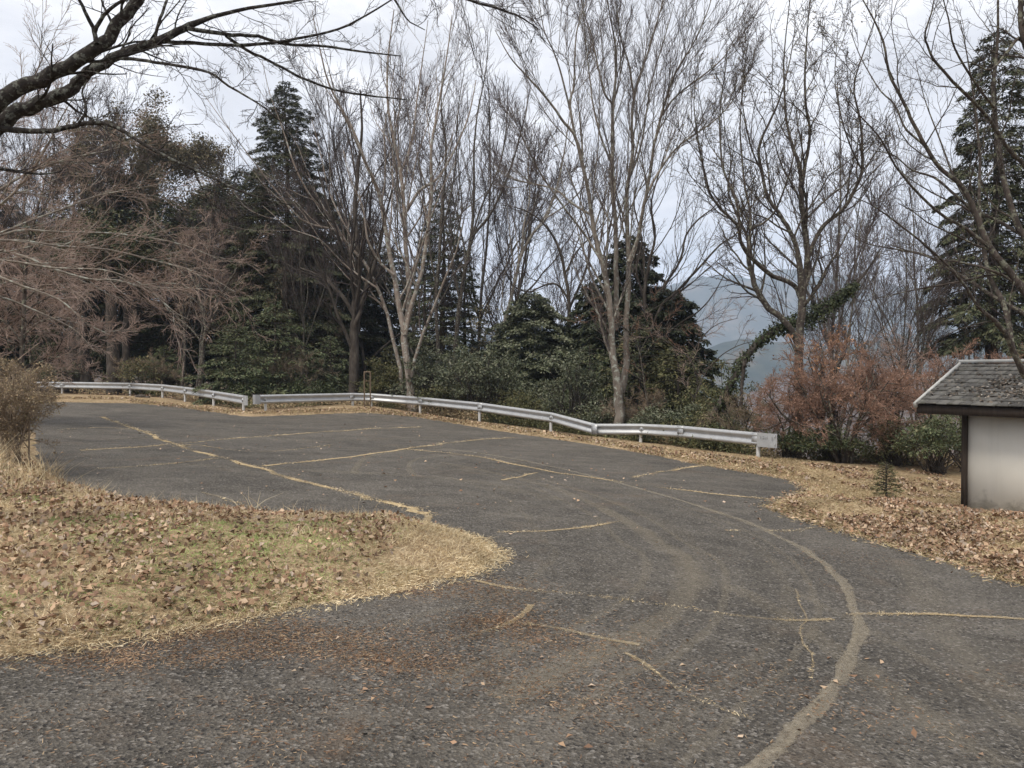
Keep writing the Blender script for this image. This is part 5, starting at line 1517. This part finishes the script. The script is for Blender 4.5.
rng = np.random.default_rng(66)
make_conifer('conifer', 'tall pointed dark conifer with a sharp tip left of the forked pale tree', 286, 82, 46, 9.2, M['fir'], 201, nb=260, start=.10, dens=2.0, size=.27, droop=.32, prof=.62)
make_conifer('conifer', 'tall layered fir with drooping boughs behind the right hand bare branches', 996, 30, 30, 6.4, M['fir'], 202, nb=140, start=.34, dens=1.7, size=.27, droop=.45, prof=.5, fat=1.1)
c1, H1 = make_conifer('conifer', 'dark ragged conifer behind the forked pale tree, right of its trunk', 443, 183, 47, 7.2, M['fir'], 203, 'dark conifers behind the bare trees', nb=120, start=.2, dens=1.0, size=.32, droop=.3, prof=.7)
cA, HA = make_conifer('conifer', 'dense dark conifer at the far left of the wood behind the rail', 70, 215, 54, 8.5, M['cedar'], 204, 'dark conifers of the left wood', nb=170, start=.10, dens=1.0, size=.36, droop=.3, prof=.5)
WOOD = [(10, 205, 50, 'dark conifer behind the dry bush at the left edge'), (120, 175, 52, 'dark conifer behind the thick black trunks'), (165, 200, 46, 'dark conifer behind the thin crooked tree'),
        (215, 185, 47, 'dark conifer behind the forked brown tree'), (245, 170, 54, 'dark conifer between the green dome and the pointed conifer'), (325, 200, 46, 'dark conifer low to the right of the pointed conifer'), (355, 215, 52, 'dark conifer behind the thick dark trunk'), (385, 245, 50, 'dark conifer behind the thin leaning pale tree'), (-40, 150, 46, 'dark conifer beyond the left edge of the wood'), (300, 240, 44, 'low dark conifer beneath the pointed conifer')]
for (px, py, Yd, lab) in WOOD:
    Yd += 6
    tp = at(px, py, Yd); z = gz(tp[0], Yd); s = (tp[2] - z) / HA
    dup(cA, (tp[0], Yd, z), rng.random() * 6, (s * rng.uniform(.85, 1.1), s * rng.uniform(.85, 1.1), s), lab)
tp = at(425, 235, 52); dup(c1, (tp[0], 52, gz(tp[0], 52)), 2.0, (tp[2] - gz(tp[0], 52)) / H1, 'smaller ragged conifer left of the ragged dark conifer')
tp = at(465, 250, 50); dup(c1, (tp[0], 50, gz(tp[0], 50)), 4.0, (tp[2] - gz(tp[0], 50)) / H1, 'smaller ragged conifer right of the ragged dark conifer')
# understory firs with bright lower boughs
c2, H2 = make_conifer('young_fir', 'young green fir with level boughs under the wood behind the left rail', 235, 322, RY(235) + 4.5, 5.0, M['bright_green'], 205, 'young firs behind the rail', nb=60, start=.08, dens=.9, size=.20, droop=.3, prof=.6)
for (px, py, Yd, s_, lab) in [(165, 345, 34.5, 1, 'small green fir left of the forked brown tree behind the rail'), (275, 300, 39, 1, 'green fir below the pointed conifer'), (640, 325, 31.5, 1, 'olive green fir right behind the double trunk'), (590, 345, 33, 1, 'green fir left of the double trunk at the rail'), (678, 345, 30, 1, 'olive fir between the double trunk and the small arching sapling'), (392, 345, 38, 1, 'small green fir between the dark trunk and the forked pale tree'), (330, 335, 41, 1, 'green fir in the shade left of the thick dark trunk')]:
    Yd = max(Yd, RY(px) + 4.2)
    tp = at(px, py, Yd); z = gz(tp[0], Yd); s = (tp[2] - z) / H2
    r_ = dup(c2, (tp[0], Yd, z), rng.random() * 6, (s * rng.uniform(.85, 1.05), s * rng.uniform(.85, 1.05), s), lab)
    if px in (640, 678, 392):
        for ch in r_.children:
            if ch.name.startswith('foliage'):
                ch.data = ch.data.copy(); ch.data.materials.clear(); ch.data.materials.append(M['olive'])
# small fir sapling on the verge
x_, y_ = bground(886, 501)
root = thing('fir_sapling', 'little green sapling standing alone on the mossy verge before the red shrubs', 'sapling', (x_, y_, gz(x_, y_)))
gt, gf = conifer_geo(.72, .26, np.random.default_rng(9), nb=34, start=.08, dens=1.6, size=.085, droop=.1, prof=.5); obj('stem', gt, M['bark_brown'], root); obj('foliage', gf, M['olive'], root)


# ---------------------------------------------------------------- broadleaf shrubs
def shrub_geo(h, w, rng, nclump=60, per=150, leaf=.085, rad=.33, stems=6, shell=.55, flat=.6):
    gt = Geo(); gf = Geo()
    d = rdir(nclump, rng); d[:, 2] = np.abs(d[:, 2]) * 1.1 - .15; d = norm(d)
    r = shell + (1 - shell) * rng.random(nclump)
    C = d * r[:, None] * np.array([w / 2, w / 2, h * .55]) * rng.uniform(.55, 1.25, (nclump, 1)) + np.array([0, 0, h * .42])
    C[:, 2] = np.maximum(C[:, 2], .12)
    S = np.stack([rng.normal(size=nclump) * w * .06, rng.normal(size=nclump) * w * .06, np.full(nclump, -.1)], 1)
    mid = (S + C) / 2 + rng.normal(size=(nclump, 3)) * .12 + np.array([0, 0, .1 * h]) * .5
    P = np.stack([S, S * .6 + mid * .4, mid, mid * .4 + C * .6, C], 1)
    R = np.stack([np.full(nclump, .03), np.full(nclump, .022), np.full(nclump, .016), np.full(nclump, .01), np.full(nclump, .006)], 1) * min(1.5, h / 2.2)
    tubes(gt, P, R, 4)
    n = nclump * per; ci = np.repeat(np.arange(nclump), per)
    cr = rad * rng.uniform(.6, 1.3, nclump)
    o_ = rdir(n, rng) * (rng.random((n, 1)) ** .45) * cr[ci][:, None] * np.array([1.15, 1.15, flat])
    p = C[ci] + o_; p[:, 2] = np.maximum(p[:, 2], .02)
    dd = norm(o_ * 2.0 / rad + rng.normal(size=(n, 3)) * .6 + [0, 0, -.15])
    Nn = norm(rng.normal(size=(n, 3)) * .5 + [0, 0, 1])
    L = leaf * rng.uniform(.5, 1.2, n) * (.7 + .7 * rng.random(nclump))[ci]
    kites(gf, p, dd, Nn, L, L * .45, .2)
    return gt, gf


def make_shrub(name, label, px, base_py, Yd, h, w, mat, seed, group=None, cat='shrub', ground=None, bark=None, **kw):
    rng = np.random.default_rng(seed)
    kw['nclump'] = int(kw.get('nclump', 60) * .62)
    x = at(px, base_py, Yd)[0]; z = gz(x, Yd)
    root = thing(name, label, cat, (x, Yd, z), group)
    gt, gf = shrub_geo(h, w, rng, **kw)
    obj('stems', gt, bark or M['bark_dark'], root); obj('foliage', gf, mat, root)
    return root


def hfor(px, top_py, Yd):
    x = at(px, top_py, Yd); return x[2] - gz(x[0], Yd)


SH = [
    # name, label, px, top_py, Y, width, mat, seed, kw
    ('evergreen_shrub', 'greyish green shrub right of the forked pale tree behind the rail', 440, 338, 36.5, 4.6, 'evergreen', 304, dict(nclump=110, per=140, leaf=.12, rad=.42)),
    ('evergreen_shrub', 'grey green shrub between the forked pale tree and the big evergreen', 485, 340, 34, 4.2, 'evergreen', 305, dict(nclump=110, per=140, leaf=.12, rad=.4)),
    ('evergreen_shrub', 'low olive shrub just behind the rail right of the forked pale tree', 455, 378, 33, 3.4, 'olive', 306, dict(nclump=80, per=120, leaf=.09, rad=.32)),
    ('evergreen_shrub', 'low yellowish shrub behind the rail before the big evergreen', 520, 386, 31.5, 3.2, 'olive', 307, dict(nclump=80, per=120, leaf=.09, rad=.32)),
    ('evergreen_shrub', 'dark green shrub left of the double trunk at the rail dip', 575, 352, 31, 3.4, 'evergreen', 308, dict(nclump=90, per=130, leaf=.10, rad=.36)),
    ('evergreen_shrub', 'silvery green low shrub right of the double trunk behind the rail', 668, 398, 27, 2.8, 'evergreen', 309, dict(nclump=80, per=130, leaf=.10, rad=.3)),
    ('evergreen_shrub', 'brownish green shrub below the mountain view', 722, 362, 28, 3.2, 'olive', 310, dict(nclump=80, per=130, leaf=.10, rad=.34)),
    ('evergreen_shrub', 'low green shrub at the foot of the ivy covered trunk', 700, 405, 24.5, 2.4, 'olive', 311, dict(nclump=60, per=130, leaf=.08, rad=.3)),
    ('evergreen_shrub', 'bright green shrub right of the guardrail end plate', 795, 424, 21.8, 1.4, 'bright_green', 312, dict(nclump=60, per=130, leaf=.07, rad=.22)),
    ('evergreen_shrub', 'green shrub under the left half of the big red shrub', 838, 424, 21.8, 1.4, 'bright_green', 313, dict(nclump=50, per=120, leaf=.07, rad=.22)),
    ('evergreen_shrub', 'green shrub under the right half of the big red shrub', 893, 418, 21.4, 1.8, 'olive', 314, dict(nclump=70, per=130, leaf=.07, rad=.26)),
    ('evergreen_shrub', 'feathery green shrub left of the hut wall', 936, 404, 19.9, 1.9, 'bright_green', 315, dict(nclump=80, per=130, leaf=.07, rad=.26)),
    ('evergreen_shrub', 'dark shrub behind the hut corner post', 975, 400, 20.5, 2.6, 'olive', 316, dict(nclump=70, per=120, leaf=.08, rad=.28)),
    ('evergreen_shrub', 'dark low shrub behind the rail under the thick dark trunk', 318, 378, 38, 3.6, 'ivy', 317, dict(nclump=70, per=110, leaf=.11, rad=.36)),
    ('evergreen_shrub', 'low shrub with a rusty tint behind the far rail bend', 145, 352, 40, 4.0, 'olive', 318, dict(nclump=60, per=90, leaf=.12, rad=.4)),
    ('evergreen_shrub', 'dark shrub behind the far left rail section', 60, 345, 44, 5.5, 'ivy', 319, dict(nclump=80, per=110, leaf=.14, rad=.5)),
    ('evergreen_shrub', 'dark shrub left of the rail gap before the wood', 255, 365, 38, 4.0, 'ivy', 320, dict(nclump=80, per=110, leaf=.12, rad=.4)),
    ('evergreen_shrub', 'olive shrub left of the forked pale tree behind the rail', 385, 360, 38, 3.2, 'olive', 321, dict(nclump=80, per=110, leaf=.11, rad=.36)),
    ('evergreen_shrub', 'tall dim shrub behind the big middle evergreen, left', 488, 318, 40, 4.6, 'tan_green', 322, dict(nclump=80, per=110, leaf=.14, rad=.45)),
    ('evergreen_shrub', 'low green clump at the rail just left of its end plate', 722, 418, 22.8, 1.9, 'bright_green', 324, dict(nclump=50, per=120, leaf=.07, rad=.24)),
    ('evergreen_shrub', 'dark ground hugging shrub behind the rail dip left of the double trunk', 600, 398, 29.5, 2.4, 'evergreen', 325, dict(nclump=60, per=120, leaf=.09, rad=.3)),
]
for (nm, lab, px, py, Yd, w, mt, sd, kw) in SH:
    if px < 790: Yd = max(Yd, RY(px) + w * .5 + .55)
    make_shrub(nm, lab, px, py, Yd, hfor(px, py, Yd), w, M[mt], sd, 'evergreen shrubs behind the guardrail' if nm == 'evergreen_shrub' else None, 'tree' if nm == 'evergreen_tree' else 'shrub', **kw)

make_conifer('evergreen_tree', 'tall dark cone shaped evergreen seen between the limbs of the vase shaped tree', 630, 236, 37.5, 8.4, M['darkgreen'], 501, 'dark evergreens in the middle', nb=260, start=.06, dens=1.7, size=.26, droop=.45, prof=.55, fat=1.9)
make_conifer('evergreen_tree', 'dark round shouldered evergreen right of the double trunk beside the mountain gap', 668, 290, 34.5, 6.6, M['darkgreen'], 502, 'dark evergreens in the middle', nb=240, start=.06, dens=1.7, size=.24, droop=.4, prof=.42, fat=1.9)
make_conifer('evergreen_tree', 'dark evergreen left of the double trunk in the middle', 590, 282, 38, 5.6, M['darkgreen'], 503, 'dark evergreens in the middle', nb=200, start=.06, dens=1.6, size=.25, droop=.45, prof=.6, fat=1.9)
make_conifer('evergreen_tree', 'broad cone shaped evergreen with grey green leaves in the middle gap', 532, 292, 38, 8.4, M['evergreen'], 504, 'dark evergreens in the middle', nb=260, start=.05, dens=1.7, size=.22, droop=.45, prof=.55, fat=2.0)

# thick black trunks in the wood behind the left rail
rng = np.random.default_rng(77)
for (px, w_, lab) in [(75, 7, 'thick black trunk in the wood, the leftmost one behind the far rail'), (88, 5.5, 'black trunk just right of the leftmost thick one'), (117, 6.5, 'thick black trunk behind the rail bend'), (126, 4, 'narrow black trunk beside the trunk at the rail bend')]:
    Yd = RY(px) + 1.5 + rng.random() * 3; x = at(px, 390, Yd)[0]; z = gz(x, Yd)
    root = thing('shade_tree', lab, 'tree', (x, Yd, z), 'black trunks in the left wood')
    r = w_ / F_PX * Yd
    g = Geo(); zz = np.linspace(-.4, 9, 12); P = np.stack([np.cumsum(rng.normal(size=12) * .07), np.cumsum(rng.normal(size=12) * .07), zz], 1)
    tubes(g, P[None], (r * (1.15 - .06 * np.arange(12)))[None], 10); obj('trunk', g, M['bark_dark'], root, True)
    gt, gf = shrub_geo(5.0, 6.0, rng, nclump=60, per=90, leaf=.22, rad=.7)
    for V in gf.v: V[:, 2] += 6
    obj('crown', gf, M['cedar'], root)


# ---------------------------------------------------------------- red twiggy shrubs
def red_shrub(label, px, top_py, Yd, w, seed, twig='twig_red', leafm='leaf_red', nl=11000, name='red_shrub', group='red twigged shrubs', stems=7, ls=.042):
    rng = np.random.default_rng(seed)
    if px < 780: Yd = max(Yd, RY(px) + w * .5 + .3)
    tp = at(px, top_py, Yd); z = gz(tp[0], Yd); H = tp[2] - z; base = np.array([tp[0], Yd, z])
    limbs = []
    for k in range(stems):
        az = k * 2.4 + rng.random(); sp = rng.uniform(.25, 1.0)
        S = base + [rng.normal() * .12, rng.normal() * .12, -.15]
        T = base + [math.cos(az) * w * .42 * sp, math.sin(az) * w * .42 * sp, H * (1.0 - .28 * sp ** 2) * .84]
        m1 = S * .72 + T * .28 + np.array([0, 0, H * .12]) + rng.normal(size=3) * .1; m2 = S * .35 + T * .65 + np.array([0, 0, H * .08]) + rng.normal(size=3) * .12
        limbs.append((np.array([S, m1, m2, T]), np.array([.05, .035, .022, .012]) * H / 3))
    lv = [dict(n=9, tlo=.3, thi=1, ang=(35, 75), lf=.40, up=-.02, wig=.14, K=6, rf=.55, rmin=.009, tshrink=.35), dict(n=8, ang=(25, 58), lf=.5, up=.03, wig=.14, K=5, rf=.6, rmin=.0065), dict(n=6, ang=(25, 58), lf=.5, up=.02, wig=.14, K=4, rf=.6, rmin=.0042, lmin=.16)]
    return bare_tree(name, label, 'shrub', base, limbs, lv, M['bark_brown'], M[twig], rng, group, leaves=dict(n=nl, s=ls, mat=M[leafm]) if nl else None, limb_sides=7)


red_shrub('big coral red twigged shrub right of the guardrail end', 845, 352, 21.6, 5.8, 401, nl=5500, stems=13)
red_shrub('small red twigged shrub just above the guardrail end plate', 793, 372, 22.2, 2.6, 402, nl=2200)
red_shrub('red brown shrub to the left of the hut roof corner', 905, 350, 21.8, 3.6, 403, nl=3000)
red_shrub('reddish brown shrub behind the hut roof hip', 958, 338, 24, 4.2, 404, nl=3000)
red_shrub('dull red shrub behind the hut ridge at the right edge', 1012, 342, 24.5, 4.0, 405, nl=2500)
red_shrub('dull red shrub behind the big coral one, higher on the right', 885, 330, 25.5, 4.6, 406, 'twig_pink', nl=2500)
red_shrub('brown twigged shrub below the mountain view beside the ivy trunk', 742, 388, 24.6, 2.8, 407, 'twig_tan', 'olive', 2500, group=None, name='twiggy_shrub')
red_shrub('bare brown undergrowth shrub under the double trunk behind the rail', 640, 390, 28.6, 3.0, 408, 'twig_tan', 'litter', 1200, group=None, name='twiggy_shrub')
red_shrub('pinkish bare shrub in the middle, right of the big evergreen shrub', 560, 330, 39, 4.2, 409, 'twig_pink', 'leaf_red', 0, group=None, name='twiggy_shrub')
red_shrub('bare tangle of thin twigs behind the rail under the wood', 290, 345, 38.5, 4.4, 410, 'twig_tan', 'litter', 0, group=None, name='twiggy_shrub')
red_shrub('tan twigged shrub in front of the black trunks behind the rail bend', 150, 352, 40, 4.0, 411, 'twig_tan', 'bush_dry', 1500, group=None, name='twiggy_shrub')

# orange leaf twig near ivy trunk, ivy-covered leaning trunk
YV = 25.2
LV = [[(700, 452, 5), (712, 420, 5), (725, 395, 4.6), (745, 360, 4.2), (765, 336, 4), (790, 324, 3.8), (812, 316, 3.2), (832, 303, 2.6), (850, 290, 2), (866, 272, 1.4), (880, 250, .8)],
      [(745, 360, 2.6), (742, 385, 2.2, -.3), (741, 410, 1.8)], [(820, 314, 2.4), (812, 296, 2, .3), (822, 275, 1.4), (815, 250, .8)], [(725, 395, 2.4), (735, 400, 2.2, .4), (738, 425, 2), (735, 450, 1.8)]]
limbs = [px_limb(YV, fill_r(l)) for l in LV]
rng = np.random.default_rng(88)
bx = limbs[0][0][0][0]; z = gz(bx, YV); base = np.array([bx, YV, z])
root = thing('ivy_covered_tree', 'dark leaning trunk wrapped in green ivy, arching up to the right from behind the rail', 'tree', base)
g = Geo(); gf = Geo()
for li, (P, R) in enumerate(limbs):
    p, r = resample(P, R, 40, rng, .2); tubes(g, p[None], r[None], 8)
    if li in (0,):
        n = 6000 if li == 0 else 1200
        uu = rng.random(n) ** 1.15 * .84; ii = (uu * 38.9).astype(int); fr = (uu * 38.9 - ii)[:, None]
        c = p[ii] * (1 - fr) + p[ii + 1] * fr
        thick = (1 if li == 0 else .8) * (.07 + .42 * np.clip(fbm(uu * 14, uu * 0 + li, 91, 3) + .2, 0, 1) + .25 * np.exp(-((uu - .55) / .13) ** 2))
        o_ = rdir(n, rng) * (rng.random((n, 1)) ** .5) * thick[:, None]
        kites(gf, c + o_, norm(rng.normal(size=(n, 3)) + [0, 0, -.8]), norm(o_ + rng.normal(size=(n, 3)) * .05), rng.uniform(.06, .12, n), rng.uniform(.05, .09, n), .1)
obj('trunk', g, M['bark_dark'], root, True, origin=base); obj('ivy', gf, M['ivy'], root, origin=base)
red_shrub('tuft of orange leaves on thin twigs above the arching ivy trunk', 828, 315, 22.6, 1.8, 412, 'twig_red', 'leaf_orange', 900, group=None, name='twiggy_shrub', stems=5, ls=.09)

# ---------------------------------------------------------------- dry bush at the left edge
rng = np.random.default_rng(99)
for (cx, cy, h, w, sd, lab) in [(-7.3, 11.2, 1.35, 1.5, 1, 'ochre dry bush at the left edge of the asphalt'), (-8.6, 12.4, 1.5, 1.8, 2, 'second dry bush at the left edge, behind the ochre one')]:
    z = gz(cx, cy); base = np.array([cx, cy, z])
    limbs = []
    for k in range(12):
        az = k * 2.4 + rng.random(); sp = rng.uniform(.3, 1)
        S = base + [rng.normal() * .12, rng.normal() * .12, -.05]; T = base + [math.cos(az) * w * .5 * sp, math.sin(az) * w * .5 * sp, h * (1 - .45 * sp * sp)]
        limbs.append((np.array([S, S * .65 + T * .35 + [0, 0, h * .12], S * .3 + T * .7 + [0, 0, h * .1], T]), np.array([.014, .011, .008, .005])))
    lv = [dict(n=12, tlo=.1, ang=(30, 65), lf=.4, up=.0, wig=.15, K=5, rf=.6, rmin=.004), dict(n=8, ang=(30, 65), lf=.5, up=-.02, wig=.16, K=5, rf=.6, rmin=.003), dict(n=5, ang=(30, 65), lf=.5, up=-.03, wig=.16, K=4, rf=.6, rmin=.002, lmin=.08)]
    bare_tree('dry_bush', lab, 'bush', base, limbs, lv, M['twig_tan'], M['twig_tan'], rng, 'dry bushes at the left edge', leaves=dict(n=6500, s=.03, mat=M['bush_dry']))

# ---------------------------------------------------------------- undergrowth strips behind the rail
rng = np.random.default_rng(111)
g1 = Geo(); g2 = Geo()
ep_ = np.array([p for p in edge if -30 < p[0] < 14])
segs = list(zip(ep_[:-1], ep_[1:]))
wts = np.array([np.linalg.norm(b_ - a_) * (0.35 if a_[0] < -10 else 1) for a_, b_ in segs]); wts /= wts.sum()
ci = rng.choice(len(segs), 900, p=wts)
C = np.array([segs[i][0] + (segs[i][1] - segs[i][0]) * rng.random() for i in ci]) + np.stack([rng.normal(size=900) * .2, .75 + rng.random(900) ** 1.3 * 2.6], 1)
for k, c in enumerate(C):
    n = 60; hh = rng.uniform(.15, .5)
    p = np.stack([c[0] + rng.normal(size=n) * .22, c[1] + rng.normal(size=n) * .22, rng.random(n) * hh], 1); p[:, 2] += ground_h(p[:, 0], p[:, 1])
    L = rng.uniform(.06, .14, n); kites(g1 if vnoise(c[0] * .5, c[1] * .3, 5) > -.05 else g2, p, rng.normal(size=(n, 3)) + [0, 0, .4], rng.normal(size=(n, 3)) * .5 + [0, -.2, 1], L, L * .4, .2)
o = obj('undergrowth', g1, M['olive']); tag(o, 'low green weeds growing behind the guardrail', None, kind='stuff')
o = obj('dry_undergrowth', g2, M['bush_dry']); tag(o, 'low dry brown weeds growing behind the guardrail', None, kind='stuff')

# far-off slope wood (one mass far below)
# ---------------------------------------------------------------- mountains
def ridge(name, label, Y0, Y1, prof, seed, amp, nxg=260, nyg=70):
    xs_ = np.linspace(-.95 * Y0, 1.15 * Y0, nxg); yy = np.linspace(Y0, Y1, nyg)
    X, Y = np.meshgrid(xs_, yy)
    pxx = X / Y * F_PX + 512
    pk = np.interp(pxx, [p[0] for p in prof], [p[1] for p in prof])
    Yc = (Y0 * .45 + Y1 * .55)
    top = CAM_H + (372 - pk) / F_PX * Yc
    v = (Y - Y0) / (Y1 - Y0)
    shape = np.where(v < .55, sstep(0, .55, v) ** .8, 1 - .6 * sstep(.55, 1, v))
    n = fbm(X / 260, Y / 260, seed, 6)
    rdg = np.abs(fbm(X / 420 + 5, Y / 700, seed + 3, 5))
    Z = -175 + (top + 175) * shape + n * amp * 1.5 * shape - rdg * amp * 1.6 * (1 - shape * .6)
    i, j = np.meshgrid(np.arange(nxg - 1), np.arange(nyg - 1)); q = (j * nxg + i).ravel()
    g = Geo(); g.add(np.stack([X.ravel(), Y.ravel(), Z.ravel()], 1), np.stack([q, q + 1, q + nxg + 1, q + nxg], 1))
    o = obj(name, g, M['mountain'], smooth=True); tag(o, label, None, kind='structure')
ridge('mountain', 'long forested mountain fading blue in the haze', 1900, 3200, [(-900, 340), (0, 345), (400, 348), (520, 335), (600, 312), (650, 292), (690, 279), (730, 276), (780, 282), (860, 290), (950, 300), (1100, 305), (2000, 320)], 5, 60)
ridge('hill', 'lower forested hill before the mountain', 900, 1500, [(-900, 372), (0, 372), (500, 372), (600, 366), (680, 352), (740, 345), (800, 350), (900, 345), (1100, 340), (2000, 345)], 9, 26)

# ---------------------------------------------------------------- haze
g = Geo(); g.box((0, 900, 160), (7600, 7200, 900))
me = g.mesh('haze'); hz = bpy.data.objects.new('haze', me); COL.objects.link(hz); hz['kind'] = 'stuff'; hz['label'] = 'pale blue air between the lot and the mountain'
m = bpy.data.materials.new('haze'); m.use_nodes = True; nt = m.node_tree
nt.nodes.remove(nt.nodes['Principled BSDF']); out = [n for n in nt.nodes if n.bl_idname == 'ShaderNodeOutputMaterial'][0]
pv = nt.nodes.new('ShaderNodeVolumePrincipled'); pv.inputs['Density'].default_value = .00031; pv.inputs['Color'].default_value = (.66, .79, 1.0, 1)
nt.links.new(pv.outputs[0], out.inputs['Volume']); me.materials.append(m)
lo = min(float(Z_) for Z_ in [-260]) 

# ---------------------------------------------------------------- sky, sun, camera
SUN_EL, SUN_AZ = math.radians(58), math.radians(215)   # azimuth clockwise from +Y (behind the camera, to the left)
w = bpy.data.worlds.new('World'); sc.world = w; w.use_nodes = True; nt = w.node_tree
bg = nt.nodes['Background']; sky = nt.nodes.new('ShaderNodeTexSky'); sky.sky_type = 'NISHITA'; sky.sun_disc = False
sky.sun_elevation = SUN_EL; sky.sun_rotation = SUN_AZ; sky.air_density = 1.0; sky.dust_density = 2.0
tc = nt.nodes.new('ShaderNodeTexCoord')
# cloud cover: noise in a flattened sky-plane mapping
sep = nt.nodes.new('ShaderNodeSeparateXYZ'); nt.links.new(tc.outputs['Generated'], sep.inputs[0])
zc = mth(nt, 'MAXIMUM', sep.outputs[2], 0.0); zc = mth(nt, 'ADD', zc, 0.22)
cx_ = mth(nt, 'DIVIDE', sep.outputs[0], zc); cy_ = mth(nt, 'DIVIDE', sep.outputs[1], zc)
cmb = nt.nodes.new('ShaderNodeCombineXYZ'); nt.links.new(cx_, cmb.inputs[0]); nt.links.new(cy_, cmb.inputs[1])
n1 = noise(nt, 2.4, 9, .62, cmb.outputs[0], .8)
cl = ramp(nt, n1, [(0.32, (4.9, 4.85, 4.95)), (0.45, (5.8, 5.75, 5.85)), (0.55, (6.7, 6.6, 6.65)), (0.68, (8.4, 8.25, 8.2))])
mx = mixc(nt, .94, sky.outputs[0], cl)
nt.links.new(mx, bg.inputs['Color']); bg.inputs['Strength'].default_value = 0.095

sl = bpy.data.lights.new('sun', 'SUN'); sl.energy = 2.1; sl.angle = math.radians(18); sl.color = (1.0, .93, .83)
so = bpy.data.objects.new('sun', sl); COL.objects.link(so)
dirv = Vector((math.sin(SUN_AZ) * math.cos(SUN_EL), math.cos(SUN_AZ) * math.cos(SUN_EL), math.sin(SUN_EL)))
so.rotation_euler = dirv.to_track_quat('Z', 'Y').to_euler(); so.location = dirv * 50

cam = bpy.data.cameras.new('camera'); cam.sensor_width = 36; cam.lens = F_PX * 36 / 1024; cam.clip_end = 12000; cam.clip_start = .05
co_ = bpy.data.objects.new('camera', cam); COL.objects.link(co_); co_.location = (0, 0, CAM_H); co_.rotation_euler = (math.pi / 2 - PITCH, 0, 0)
sc.camera = co_
sc.view_settings.view_transform = 'Standard'; sc.view_settings.look = 'None'; sc.view_settings.gamma = 1; sc.view_settings.exposure = 0.92
sc.cycles.max_bounces = 6; sc.cycles.diffuse_bounces = 3; sc.cycles.volume_bounces = 1; sc.cycles.transparent_max_bounces = 8
